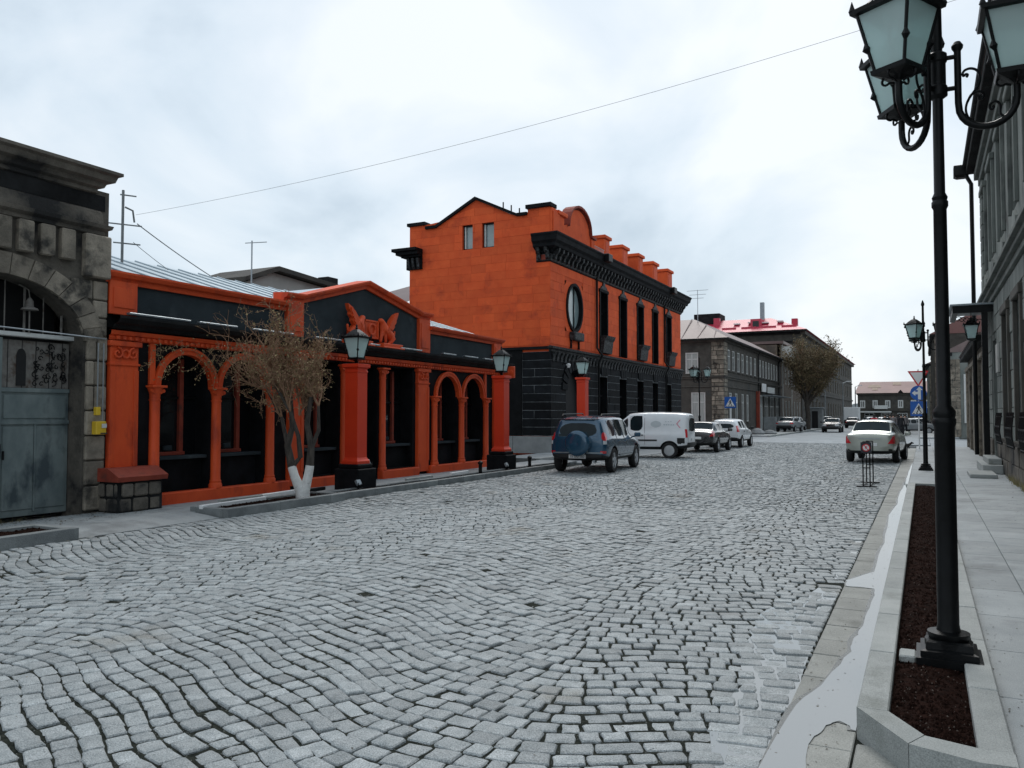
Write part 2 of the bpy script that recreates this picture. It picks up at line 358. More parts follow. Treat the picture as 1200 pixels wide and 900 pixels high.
# ================================================================ THE SETTING
KL, KR = -10.4, -.74          # left kerb line, right edge of the cobbles
g_ = MB(); g_.quad((-900, -300, -.32), (900, -300, -.32), (900, 1600, -.32), (-900, 1600, -.32)); tag(g_.build('ground', 'earth'), kind='structure')
road = MB().box(-10.6, -.72, -6, 51, -.3, -.0125).build('road', 'grit'); tag(road, kind='structure')
def hprof(x):
    K = [(-12, .5), (-10.6, .95), (-8.1, .1), (-5.6, 1.12), (-2.1, -.12), (-.4, .3), (1, .3)]
    for (xa, ya), (xb, yb) in zip(K, K[1:]):
        if xa <= x <= xb:
            t = (x - xa) / (xb - xa); return ya + (yb - ya) * (.5 - .5 * math.cos(math.pi * t))
    return .3
def hwave(x, y):     # the setter's rows drift a little along the street
    return hprof(x + .18 * math.sin(y * .23)) + .05 * math.sin(x * 2.1 + y * .7) + .03 * math.sin(x * 5.3 + y * 1.9)
CY, SY = math.cos(YAW), math.sin(YAW)
def seen(x, y, m=1.04):
    d = y * CY - x * SY; l = x * CY + y * SY
    return d > .4 and abs(l / d) < .637 * m and EYE / d < .44 * m
stones = []; RW = .145; rs = random.Random(11)
for r_ in range(-18, 370):
    yb = r_ * RW; x = -10.42 + rs.uniform(0, .1)
    while x < KR - .05:
        ln = rs.uniform(.105, .19) if rs.random() < .92 else rs.uniform(.18, .24); xa, xb = x, (KR if KR - x - ln < .1 else x + ln); x = xb + (1 if xb == KR else 0)
        if xb - xa < .07: continue
        xm = (xa + xb) / 2; ym = yb + hwave(xm, yb)
        if ym < -1 or ym > 50.5: continue
        s0 = (hwave(xm + .02, yb) - hwave(xm - .02, yb)) / .04; k = 1 / math.sqrt(1 + s0 * s0)
        if rs.random() < .0012: continue
        stones.append((xm, ym, k, s0 * k, (xb - xa) / k / 2, RW * k / 2))
def stone_geo(st, far):
    xm, ym, tx, ty, hl, hw = st; hl -= rs.uniform(.0055, .0115); hw -= rs.uniform(.006, .0115)
    tz = rs.gauss(0, .0045); ax, ay = rs.gauss(0, .016), rs.gauss(0, .016); up = Vector((0, 0, 1))
    if far: ring = [(-hl, -hw), (hl, -hw), (hl, hw), (-hl, hw)]; jt = .008
    else:
        c1, c2 = rs.uniform(.06, .2), rs.uniform(.06, .2); jt = .0065
        ring = [(-hl, -hw * (1 - c1)), (-hl * (1 - c1), -hw), (0, -hw * 1.03), (hl * (1 - c2), -hw), (hl, -hw * (1 - c2)), (hl * 1.02, 0), (hl, hw * (1 - c1)), (hl * (1 - c1), hw), (0, hw * 1.02), (-hl * (1 - c2), hw), (-hl, hw * (1 - c2)), (-hl * 1.02, 0)]
    ring = [(a + rs.uniform(-jt, jt), b_ + rs.uniform(-jt, jt)) for a, b_ in ring]; n = len(ring); v = []
    def W(a, b_, z): return (xm + a * tx - b_ * ty, ym + a * ty + b_ * tx, z + tz + a * ax + b_ * ay)
    if not far: v += [W(a, b_, -.05) for a, b_ in ring]
    v += [W(a, b_, -.009 if not far else -.025) for a, b_ in ring]
    bv = .006 if not far else .008; kk = 1 - bv / max(hl, .03); kw = 1 - bv / max(hw, .03)
    v += [W(a * kk, b_ * kw, -.002 + rs.uniform(-.0015, .0015)) for a, b_ in ring]
    L_ = 2 if far else 3; f = []
    for j in range(L_ - 1):
        for i in range(n): f.append((j * n + i, j * n + (i + 1) % n, (j + 1) * n + (i + 1) % n, (j + 1) * n + i))
    if far: f.append(tuple(range((L_ - 1) * n, L_ * n)))
    else:
        v += [W(a * .6, b_ * .6, .0008 + rs.uniform(-.0028, .0028)) for a, b_ in ring]
        for i in range(n): f.append((2 * n + i, 2 * n + (i + 1) % n, 3 * n + (i + 1) % n, 3 * n + i))
        f.append(tuple(range(3 * n, 4 * n)))
    return v, f
def stone_mesh(name, V, F, RN, mname):
    me = bpy.data.meshes.new(name); me.from_pydata(V, [], F); me.materials.append(M[mname])
    at = me.attributes.new('rnd', 'FLOAT', 'FACE'); at.data.foreach_set('value', RN)
    me.polygons.foreach_set('use_smooth', [True] * len(me.polygons)); me.set_sharp_from_angle(angle=R(32)); o = bpy.data.objects.new(name, me); COL.objects.link(o); return o
vis = sorted([i for i, s in enumerate(stones) if seen(s[0], s[1], .99)], key=lambda i: stones[i][0] ** 2 + stones[i][1] ** 2)
near300 = set(vis[:300]); V, F, RN = [], [], []
for i, st in enumerate(stones):
    far = math.hypot(st[0], st[1]) > 15 or not seen(st[0], st[1], 1.35); v, f = stone_geo(st, far); rv = min(1, max(0, rs.gauss(.5, .22)))
    if i in near300: o = stone_mesh('cobblestone', v, f, [rv] * len(f), 'granite'); o.parent = road
    else:
        k = len(V); V += v; F += [tuple(a + k for a in q) for q in f]; RN += [rv] * len(f)
o = stone_mesh('cobblestones', V, F, RN, 'granite'); o.parent = road; o['kind'] = 'stuff'
# grit and pebbles lying in the joints near the viewer
V, F, RN = [], [], []
for i in range(5200):
    st = stones[vis[int(rs.random() ** 1.3 * 2600)]]; a = rs.choice((-1, 1)); b_ = rs.choice((-1, 1))
    lx, ly = (a * (st[4] + rs.uniform(-.004, .006)), rs.uniform(-1, 1) * st[5]) if rs.random() < .5 else (rs.uniform(-1, 1) * st[4], b_ * (st[5] + rs.uniform(-.004, .006)))
    x, y = st[0] + lx * st[2] - ly * st[3], st[1] + lx * st[3] + ly * st[2]; r0 = rs.uniform(.0025, .007); k = len(V); z = -.0125
    V += [(x - r0, y, z), (x, y - r0, z), (x + r0, y, z), (x, y + r0, z), (x, y, z + r0)]; F += [(k, k + 1, k + 4), (k + 1, k + 2, k + 4), (k + 2, k + 3, k + 4), (k + 3, k, k + 4)]; RN += [rs.random()] * 4
mat('pebble', (.06, .065, .06), (.16, .165, .15), rough=.9, scale=20, rnd=.5, attr='rnd')
o = stone_mesh('joint_gravel', V, F, RN, 'pebble'); o.parent = road; o['kind'] = 'stuff'

# far roadway past the crossing, plus the side street
far = MB().box(-12.5, .3, 51.02, 330, -.3, -.006).box(-40, -12.52, 51.5, 63.3, -.3, -.008).box(.32, 60, 46, 64, -.3, -.008).build('asphalt_road', 'asphalt'); tag(far, kind='structure')
cw = thing('zebra_crossing', 'faint worn white crossing stripes painted across the far asphalt', 'crossing', (-5, 53, 0))
mat('worn_white', (.33, .36, .38), (.24, .265, .28), rough=.8, scale=2.5)
for i in range(9): box('stripe', 'worn_white', cw, -9.6 + i * 1.0, -9.1 + i * 1.0, 52.2, 55, -.006, -.002)

# ---- right hand side: gutter, pavement, planter
gut = MB().box(-.7385, -.3, -3, 46, -.3, -.022).box(-.299, 2.1, -3, 4.65, -.3, -.0225).build('gutter', 'grit'); tag(gut, kind='structure')
y = -.8; rg = random.Random(5)
while y < 45.6:
    ln = rg.uniform(.42, .62) if y < 22 else 1.2
    MB().box(-.735, -.352, y + .004, min(y + ln, 45.9) - .004, -.1, -.004 + rg.uniform(-.002, .002), 0, .006).build('gutter_slab', 'gutter_slab', gut); y += ln
for i in range(5):
    for j in range(8):
        x0, y0 = -.34 + i * .47, .6 + j * .5
        if y0 + .48 > (4.6 if i == 0 else 4.12): continue
        MB().box(x0, x0 + .455, y0 + rg.uniform(0, .015), y0 + .485, -.1, -.006 + rg.uniform(-.006, .005), 0, .008).build('gutter_slab', 'gutter_slab', gut)
pav = MB().box(.352, 1.97, 4.22, 46, -.3, .088).box(-.34, .352, 20.8, 46, -.3, .088).build('pavement_right', 'bed'); tag(pav, kind='structure')
y = 4.25; k = 0
while y < 45.8:
    ln = rg.uniform(.95, 1.15); MB().box(.356, .768, y + .003, min(y + ln, 45.95) - .003, .02, .1, 0, .004).build('paving_slab', 'slab', pav); y += ln
y = 4.25
while y < 45.8:
    ln = rg.uniform(.55, .66) if y > 9 else rg.uniform(.9, 1.1)
    MB().box(.774, 1.965, y + .003, min(y + ln, 45.95) - .003, .02, .101 + rg.uniform(-.0015, .0015), 0, .004).build('paving_slab', 'slab', pav); y += ln
y = 20.82
while y < 45.8:
    MB().box(-.336, .350, y + .003, min(y + 1.2, 45.95) - .003, .02, .1, 0, .004).build('paving_slab', 'slab', pav); y += 1.2
y = 20.82
while y < 45.8:
    MB().box(-.349, -.339, y + .003, min(y + 1.5, 45.95) - .003, -.1, .099, 0, .003).build('kerb_stone', 'kerb_stone', pav); y += 1.5
pl = thing('planter', 'long narrow stone edged bed of bare soil around the three lantern lamp post', 'planter', (0, 12, 0))
def kerb_run(parent, x0, x1, y0, y1, z1, ln, m='kerb_stone', z0=-.1, name='kerb_stone'):
    y = y0
    while y < y1 - .01:
        e_ = min(y + ln * rg.uniform(.94, 1.06), y1)
        if y1 - e_ < .25: e_ = y1
        MB().box(x0, x1, y + .002, e_ - .002, z0, z1 + rg.uniform(-.003, .003), 0, .008).build(name, m, parent); y = e_
kerb_run(pl, -.345, -.19, 4.70, 20.6, .15, 1.1)
kerb_run(pl, .20, .349, 4.22, 20.6, .15, 1.1)
MB().box(-.187, .197, 20.45, 20.6, -.1, .149, 0, .008).build('kerb_stone', 'kerb_stone', pl)
MB().prism([(-.345, 4.697), (-.19, 4.697), (-.025, 4.432), (-.092, 4.287)], 'z', -.1, .15).build('kerb_stone', 'kerb_stone', pl)
MB().prism([(-.089, 4.283), (-.022, 4.428), (.197, 4.375), (.347, 4.37), (.347, 4.217), (.2, 4.2)], 'z', -.1, .149).build('kerb_stone', 'kerb_stone', pl)
so = MB(); nx, ny = 10, 300
for j in range(ny + 1):
    for i in range(nx + 1):
        yy = 4.3 + 16.15 * j / ny; xx = -.2 + .405 * i / nx
        so.v.append((xx, yy, .085 + .02 * math.sin(i / nx * math.pi) + rg.uniform(-.008, .008)))
for j in range(ny):
    for i in range(nx):
        a = j * (nx + 1) + i
        if so.v[a][1] < 4.42 and so.v[a][0] < -.05: continue
        if so.v[a][1] + so.v[a][0] * 1.35 < 4.44 and so.v[a][0] < 0: continue
        so.f.append((a, a + 1, a + nx + 2, a + nx + 1)); so.m.append(0)
so.build('soil', 'soil', pl, smooth=True)
def clods(parent, n, x0, x1, y0, y1, z, r0, r1, pw=1.8, mname='soil_clod', name='soil_clods'):
    V, F, RN = [], [], []; ox, oy, oz = wloc(parent)
    for i in range(n):
        x, y = rg.uniform(x0, x1), y0 + (y1 - y0) * rg.random() ** pw; r = rg.uniform(r0, r1); k = len(V); a = rg.uniform(0, 6)
        P = [(r * math.cos(a + q * 2.1) * rg.uniform(.7, 1.2), r * math.sin(a + q * 2.1) * rg.uniform(.7, 1.2), 0) for q in range(3)]
        zz = z + .018 * math.sin((x - x0) / (x1 - x0) * math.pi)
        V += [(x + p[0] - ox, y + p[1] - oy, zz - .003 - oz) for p in P] + [(x - ox, y - oy, zz + r * rg.uniform(.4, .9) - oz)]
        F += [(k, k + 1, k + 3), (k + 1, k + 2, k + 3), (k + 2, k, k + 3)]; RN += [rg.random()] * 3
    o = stone_mesh(name, V, F, RN, mname); o.parent = parent; o['kind'] = 'stuff'
clods(pl, 5200, -.18, .19, 4.5, 20.4, .09, .005, .017)
mat('soil_chip', (.07, .052, .042), (.14, .11, .09), rough=.9, scale=20, rnd=.5, attr='rnd')
clods(pl, 420, -.18, .19, 4.5, 20.4, .092, .004, .009, mname='soil_chip', name='wood_chips')

# ---- puddles
mat('wet_stone', (.085, .088, .08), (.12, .124, .115), rough=.25, scale=6, bump=.2, bscale=50)
def puddle(label, pts, z, sub=4, jit=.012):
    rp = random.Random(len(pts)); q = []
    for i, a in enumerate(pts):
        b_ = pts[(i + 1) % len(pts)]; fixed = a[0] > -.36 and b_[0] > -.36 and a[1] > 4.6
        for t in range(1 if fixed else sub):
            u = t / sub; j = 0 if fixed else jit
            q.append((a[0] + (b_[0] - a[0]) * u + rp.uniform(-j, j), a[1] + (b_[1] - a[1]) * u + rp.uniform(-j, j) * 1.5))
    o = MB().prism(q, 'z', z - .002, z).build('puddle', 'water'); tag(o, label, 'puddle')
    if z > 0: MB().prism([(max(-.742, p[0] - rp.uniform(.012, .04)) if p[0] < -.36 else p[0], p[1] + (rp.uniform(-.02, .02) if p[0] < -.36 else 0)) for p in q], 'z', z - .0035, z - .0022).build('wet_margin', 'wet_stone', o)
    return o
puddle('still rain water lying along the kerb of the soil bed, reflecting the sky',
       [(-.74, 2.6), (-.735, 4.03), (-.69, 5.0), (-.58, 5.6), (-.50, 6.31), (-.49, 6.81), (-.46, 7.4), (-.44, 8.26), (-.46, 8.67), (-.72, 8.69), (-.73, 8.97), (-.51, 9.6), (-.50, 11.83), (-.55, 15.05), (-.48, 17), (-.50, 19), (-.46, 21), (-.43, 24), (-.42, 28), (-.37, 31), (-.3515, 32), (-.351, 4.75), (-.44, 4.87), (-.51, 4.76), (-.55, 4.56), (-.54, 4.15), (-.45, 3.6), (-.3, 2.6)], .0015)
puddle('thin film of water between the cobbles beside the gutter',
       [(-1.25, 7.14), (-.95, 8.5), (-.74, 8.3), (-.74, 5.58), (-.74, 3.6), (-1.02, 3.87), (-1.03, 5.3), (-1.25, 6.5)], -.0065, 5, .05)
puddle('narrow shallow water strip at the edge of the cobbles further along the gutter',
       [(-.88, 9.0), (-.776, 9.0), (-.776, 13), (-.82, 13.2), (-.9, 12), (-.83, 10.3)], -.0065, 4, .03)

# ---- left hand side: pavement, ramp, beds
pavl = MB().box(-12.5, -10.98, 2, 26.5, -.3, .05).box(-14.2, -12.6, 26.52, 52, -.3, .10).build('pavement_left', 'bed'); tag(pavl, kind='structure')
for j in range(5):
    y = 2.0 + (j % 2) * .5
    x0 = -12.42 + j * .29
    while y < 26.3:
        ln = rg.uniform(1.0, 1.4); MB().box(x0 + .003, x0 + .287, y + .003, min(y + ln, 26.45) - .003, 0, .065 + rg.uniform(-.002, .002), 0, .004).build('paving_slab', 'slab', pavl); y += ln
MB().prism([(-10.975, -.2), (-10.36, -.2), (-10.36, .004), (-10.6, .03), (-10.975, .064)], 'y', 2, 9.66).build('ramp', 'slab', pavl)
y = 26.55
while y < 51.9:
    MB().box(-14.15, -12.62, y + .003, min(y + 1.1, 51.95) - .003, .03, .112, 0, .004).build('paving_slab', 'slab', pavl); y += 1.1
kerb_run(pavl, -12.597, -12.45, 26.55, 51.9, .12, 1.6)
MB().box(-12.44, -10.45, 26.6, 51, -.3, -.002).build('pavement_left_verge', 'asphalt', None)
bpy.data.objects['pavement_left_verge'].name = 'parking_strip'; tag(bpy.data.objects['parking_strip'], kind='structure')

def bed(label, x0, x1, y0, y1, h, m, ln, soil=True):
    t = thing('planter', label, 'planter', ((x0 + x1) / 2, (y0 + y1) / 2, 0))
    kerb_run(t, x1 - .13, x1, y0, y1, h, ln, m); kerb_run(t, x0, x0 + .11, y0, y1, h - .004, ln, m)
    box('kerb_stone', m, t, x0 + .113, x1 - .133, y0, y0 + .12, -.1, h - .006, .006); box('kerb_stone', m, t, x0 + .113, x1 - .133, y1 - .12, y1, -.1, h - .006, .006)
    sm = MB(); n = 26; k = 7
    for j in range(n + 1):
        for i in range(k + 1): sm.v.append((x0 + .1 + (x1 - x0 - .2) * i / k, y0 + .1 + (y1 - y0 - .2) * j / n, h - .05 + rg.uniform(-.012, .02)))
    for j in range(n):
        for i in range(k): a = j * (k + 1) + i; sm.f.append((a, a + 1, a + k + 2, a + k + 1)); sm.m.append(0)
    sm.build('soil', 'soil', t, smooth=True); clods(t, int(160 * (y1 - y0)), x0 + .14, x1 - .16, y0 + .15, y1 - .15, h - .045, .008, .026, 1.0)
    return t
bed('low grey kerbed bed of dark soil in front of the steel gate', -11.25, -10.30, 2.6, 7.15, .16, 'kerb_dark', 1.6)
bed('low kerbed bed of dark soil around the white trunked tree', -11.12, -10.24, 9.72, 12.75, .15, 'kerb_dark', 1.3)
bed('long kerbed bed running between the two red lantern pillars', -11.0, -10.42, 12.8, 24.6, .13, 'kerb_dark', 1.2)

# ================================================================ BUILDINGS, LEFT SIDE
FX = -12.4
# ---- old stone gateway
sb = thing('stone_gateway', 'sooty old stone gateway building with a wide arch over a steel gate', 'building', (-13.5, 6.5, 0))
gy, gs, ga, gb = 7.2, 2.92, 1.4, .93          # arch centre, springing, half axes
mb = MB(); n = 24; holes = []
pts = [(gy + ga * math.cos(math.pi * i / n), gs + gb * math.sin(math.pi * i / n)) for i in range(n + 1)]
Y0, Y1, ZT = 2.0, 9.03, 4.3
for (a, b_) in zip(pts, pts[1:]): mb.quad((FX, a[0], a[1]), (FX, a[0], ZT), (FX, b_[0], ZT), (FX, b_[0], b_[1])); mb.quad((FX, a[0], a[1]), (FX, b_[0], b_[1]), (FX - .45, b_[0], b_[1]), (FX - .45, a[0], a[1]))
mb.quad((FX, gy + ga, 0), (FX, Y1, 0), (FX, Y1, ZT), (FX, gy + ga, ZT)); mb.quad((FX, Y0, 0), (FX, gy - ga, 0), (FX, gy - ga, ZT), (FX, Y0, ZT))
for sgn in (-1, 1): mb.quad((FX, gy + sgn * ga, 0), (FX - .45, gy + sgn * ga, 0), (FX - .45, gy + sgn * ga, gs), (FX, gy + sgn * ga, gs))
mb.quad((FX, Y1, 0), (-17, Y1, 0), (-17, Y1, 5.5), (FX, Y1, 5.5)); mb.quad((FX, Y0, 0), (-17, Y0, 0), (-17, Y0, 5.5), (FX, Y0, 5.5)); mb.quad((-17, Y0, 0), (-17, Y1, 0), (-17, Y1, 5.5), (-17, Y0, 5.5))
mb.quad((FX, Y0, ZT), (FX, Y1, ZT), (FX, Y1, 5.5), (FX, Y0, 5.5)); mb.quad((FX, Y0, 5.5), (FX, Y1, 5.5), (-17, Y1, 5.5), (-17, Y0, 5.5))
mb.build('wall', 'tuff', sb)
nv = 15; O1, O2 = 1.0, 1.0
for i in range(nv):         # voussoirs
    a0, a1 = math.pi * i / nv + .006, math.pi * (i + 1) / nv - .006; q = MB(); v = []
    dx = .055 + random.uniform(-.012, .012)
    for x in (FX - .03, FX + dx):
        for (s_, t_) in ((ga, gb), (ga + .34, gb + .33)):
            for a in (a0, (a0 + a1) / 2, a1): v.append((x, gy + s_ * math.cos(a), gs + t_ * math.sin(a)))
    q.add(v, [(0, 1, 4, 3), (1, 2, 5, 4), (6, 9, 10, 7), (7, 10, 11, 8), (0, 3, 9, 6), (2, 8, 11, 5), (0, 6, 7, 1), (1, 7, 8, 2), (3, 4, 10, 9), (4, 5, 11, 10)])
    q.build('voussoir', 'tuff_pale', sb)
blocks(sb, 'stone_block', 'tuff_pale', 'x', FX, 8.64, 9.02, .1, 3.02, .42, .3, .5, proud=.06, gap=.02, bev=.022, jit=.02)
blocks(sb, 'stone_block', 'tuff_pale', 'x', FX, 2.1, 5.5, .1, 3.3, .42, .5, .8, proud=.05, gap=.018, bev=.02, jit=.015)
for (ya, yb, za, zb) in [(8.55, 9.02, 3.03, 3.32), (8.76, 9.02, 3.34, 3.62), (8.35, 8.74, 3.63, 3.95), (8.76, 9.02, 3.64, 3.95)]:
    MB().box(FX - .02, FX + .035, ya, yb, za, zb, 0, .018).build('stone_block', 'tuff_pale', sb)
y = 8.38
while y > 2.2:
    MB().box(FX - .02, FX + .11, y - .24, y, 4.22, 4.72, 0, .02).build('frieze_block', 'tuff_pale', sb); y -= .345
MB().box(FX - .02, FX + .12, 8.55, 9.02, 4.0, 4.72, 0, .02).build('frieze_block', 'tuff_pale', sb)
def cornice(prof, y0, y1, x0, name, m, parent, ret=True):
    """profile of (projection, z); runs along y and returns round the far end"""
    q = MB(); k = len(prof); v = []
    for p, z in prof: v += [(x0 + p, y0, z), (x0 + p, y1 + (p if ret else 0), z), (x0 - 1.2, y1 + (p if ret else 0), z)]
    f = []
    for i in range(k - 1): f += [(3 * i, 3 * i + 1, 3 * i + 4, 3 * i + 3), (3 * i + 1, 3 * i + 2, 3 * i + 5, 3 * i + 4)]
    f += [(0, 3 * (k - 1), 3 * (k - 1) + 1, 1), (1, 3 * (k - 1) + 1, 3 * (k - 1) + 2, 2)]
    v += [(x0 - 1.2, y0, prof[0][1]), (x0 - 1.2, y0, prof[-1][1])]; f += [(0, 1, 2, 3 * k), (3 * k - 3, 3 * k - 2, 3 * k - 1, 3 * k + 1)]
    return q.add(v, f).build(name, m, parent)
cornice([(0, 4.72), (.06, 4.74), (.06, 4.80), (.14, 4.84), (.16, 4.9), (.05, 4.93), (.03, 5.12), (.0, 5.16)], Y0, 8.86, FX, 'string_course', 'tuff', sb)
box('frieze_panel', 'soot', sb, FX - .02, FX + .012, Y0, 8.95, 5.16, 5.42)
cornice([(0, 5.42), (.05, 5.44), (.05, 5.50), (.12, 5.53), (.15, 5.6), (.24, 5.63), (.27, 5.72), (.33, 5.75), (.33, 5.8), (0, 5.84)], Y0, 8.73, FX, 'cornice', 'tuff', sb)
# gate leaves
gx = FX - .32
gt = thing('steel_gate', 'worn blue grey double leaf steel gate under the stone arch', 'gate', (gx, 7.2, 0))
box('shade_sheet', 'dark', gt, gx - .5, gx - .42, 5.82, 8.58, .02, 3.84)  # near black sheet, stands in for the shaded hollow behind the bars
for (ya, yb) in ((5.82, 7.42), (7.46, 8.58)):
    lf = box('leaf', 'door_steel', gt, gx - .03, gx, ya, yb, .1, 2.12)
    c = (ya + yb) / 2
    for (p0, p1, q0, q1) in ((ya + .05, c - .02, .2, 1.52), (c + .02, yb - .05, .2, 1.52), (ya + .05, yb - .05, 1.64, 2.02)): box('panel', 'door_steel', lf, gx, gx + .014, p0, p1, q0, q1, .008)
    box('rail', 'door_steel', lf, gx, gx + .03, ya, yb, 1.55, 1.61); box('rail', 'door_steel', lf, gx, gx + .03, ya, yb, 2.06, 2.125); box('rail', 'door_steel', lf, gx, gx + .02, c - .016, c + .016, .16, 1.55)
    box('upper_panel', 'rusty', gt, gx - .03, gx - .012, ya, yb, 2.13, 2.88)
    for k in range(5): p = ya + (yb - ya) * (k + .5) / 5; box('slat_seam', 'dark', gt, gx - .0115, gx - .009, p - .006, p + .006, 2.13, 2.88)
sc = MB(); rv = random.Random(2)       # wrought leaves in front of the upper panel
for k in range(46):
    cy, cz = rv.uniform(7.98, 8.5), rv.uniform(2.18, 2.8); r0 = rv.uniform(.03, .07); a = rv.uniform(0, 6)
    sc.tube([(gx + .02, cy + r0 * (1 - t / 14) * math.cos(a + t * .5), cz + r0 * (1 - t / 14) * math.sin(a + t * .5)) for t in range(12)], .008, 5)
sc.build('scroll_grille', 'iron', gt)
MB().prism([(7.78 + .075 * math.cos(a), 2.62 + .13 * math.sin(a)) for a in [math.pi * i / 8 for i in range(9)]] + [(7.705, 2.16), (7.855, 2.16)], 'x', gx - .008, gx + .004).build('arched_opening', 'dark', gt)
box('meeting_post', 'door_steel', gt, gx - .02, gx + .05, 7.405, 7.455, .1, 2.9)
box('lock', 'iron', gt, gx + .05, gx + .075, 7.41, 7.45, 1.05, 1.25, .006); box('handle', 'iron', gt, gx + .05, gx + .09, 7.475, 7.5, 1.0, 1.14, .006)
box('transom_rail', 'window_white', gt, gx - .04, gx + .1, 5.8, 8.6, 2.93, 3.0, .008)
MB().tube([(gx + .42, 5.6, 3.06), (gx + .42, 8.95, 2.98)], .012, 6).build('conduit', 'steel', gt)
for k in range(9):
    y = 5.95 + k * .31; MB().tube([(gx, y, 3.0), (gx, y, gs + gb * math.sqrt(max(0, 1 - ((y - gy) / ga) ** 2)) - .02)], .011 if k % 2 else .02, 6).build('bar', 'rusty', gt)
lp = thing('hanging_lamp', 'small old bell shaped lamp hanging in the gate arch', 'lamp', (gx + .12, 7.82, 3.0))
MB().lathe([(.012, .0), (.012, .34), (.02, .35)], 8).build('stem', 'rusty', lp, local=True)
MB().lathe([(.13, .36), (.11, .39), (.06, .41), (.055, .5), (.03, .54), (.012, .56)], 14).build('shade', 'rusty', lp, smooth=True, local=True)
MB().tube([(0, 0, .55), (0, -.02, .68), (-.1, -.12, .76)], .01, 6).build('bracket', 'rusty', lp, local=True)
# gas meter
gm = thing('gas_meter', 'yellow gas meter box with two pipes on the stone gateway wall', 'meter', (FX + .07, 8.83, 1.35))
bxm = MB().box(0, .12, -.095, .095, .02, .24, 0, .01).build('case', 'yellow', gm, local=True); MB().box(.13, .134, .0, .09, .13, .2).build('dial', 'window_white', bxm, local=True); MB().box(.13, .136, -.02, .1, .03, .05).build('vent', 'ink', bxm, local=True)
MB().box(.02, .1, -.08, 0, .34, .48, 0, .008).build('valve', 'yellow', gm, local=True)
for y_ in (-.04, .06): MB().tube([(.06, y_, .26 if y_ > 0 else .48), (.06, y_, 1.55)], .012, 8).build('pipe', 'steel', gm, local=True)
# red capped stub
st = thing('stone_stub', 'low broken stone block with a red painted slab on top', 'block', (FX + .3, 9.35, 0))
blocks(st, 'stone_block', 'tuff', 'x', FX + .5, 8.95, 9.78, .06, .56, .25, .18, .42, proud=.03, gap=.03, bev=.025, jit=.025)
box('core', 'soot', st, FX, FX + .5, 8.93, 9.8, 0, .58)
for y_, s_ in ((8.93, -1),): blocks(st, 'stone_block', 'tuff', 'y', y_, FX + .02, FX + .5, .06, .56, .25, .18, .3, proud=.03, gap=.03, bev=.025, jit=.025, sgn=-1)
MB().prism([(FX + .01, .58), (FX + .56, .58), (FX + .58, .66), (FX + .30, .8), (FX + .01, .8)], 'y', 8.88, 9.86).build('cap_slab', 'red_slab', st)

# ---- orange and black arcaded pavilion
pv = thing('arcade_pavilion', 'long single storey black pavilion trimmed in orange with arches and pediment', 'building', (-14, 16.2, 0))
PY0, PY1 = 9.04, 23.35
c1, c2 = (9.98, 11.4, 12.86), (19.3, 20.8, 22.3)
spr, ri, ro = 2.23, .60, .715
archs = [(c[i] + c[i + 1]) / 2 for c in (c1, c2) for i in (0, 1)]
wb = MB(); D = .42
def arch_bay(y0, y1, cy, r, zs, zt, zb, x):
    n = 18; P = [(cy + r * math.cos(math.pi - math.pi * i / n), zs + r * math.sin(math.pi * i / n)) for i in range(n + 1)]
    wb.quad((x, y0, zb), (x, P[0][0], zb), (x, P[0][0], zs), (x, y0, zs)); wb.quad((x, P[-1][0], zb), (x, y1, zb), (x, y1, zs), (x, P[-1][0], zs))
    wb.quad((x, y0, zs), (x, P[0][0], zs), (x, P[0][0], zt), (x, y0, zt)); wb.quad((x, P[-1][0], zs), (x, y1, zs), (x, y1, zt), (x, P[-1][0], zt))
    for a, b_ in zip(P, P[1:]): wb.quad((x, a[0], a[1]), (x, b_[0], b_[1]), (x, b_[0], zt), (x, a[0], zt)); wb.quad((x, a[0], a[1]), (x, b_[0], b_[1]), (x - D, b_[0], b_[1]), (x - D, a[0], a[1]))
    for p in (P[0][0], P[-1][0]): wb.quad((x, p, zb), (x, p, zs), (x - D, p, zs), (x - D, p, zb))
edges = [9.62, 11.4, 13.39] ; arch_bay(9.62, 11.4, archs[0], ri, spr, 3.2, .12, FX); arch_bay(11.4, 13.39, archs[1], ri, spr, 3.2, .12, FX)
arch_bay(18.97, 20.8, archs[2], ri, spr, 3.2, .12, FX); arch_bay(20.8, 22.78, archs[3], ri, spr, 3.2, .12, FX)
holes_wall(wb, 'x', FX, 13.39, 18.97, .12, 3.2, [(13.98, 15.18, .3, 2.95), (15.42, 16.7, .16, 2.95), (16.98, 18.28, .3, 2.95)], D)
wb.quad((FX, 9.04, .12), (FX, 9.62, .12), (FX, 9.62, 3.2), (FX, 9.04, 3.2)); wb.quad((FX, 22.78, .12), (FX, PY1, .12), (FX, PY1, 3.2), (FX, 22.78, 3.2))
wb.box(-19, FX - .01, PY0, PY0 + .02, 0, 4.0).box(-19, FX - .001, PY1 - .02, PY1, 0, 4.0).box(-19, -18.9, PY0 + .03, PY1 - .03, 0, 4.0)
wb.build('wall', 'black_stone', pv)
box('plinth', 'black_stone', pv, FX - .3, FX + .0, PY0 + .05, PY1 - .05, -.1, .118)
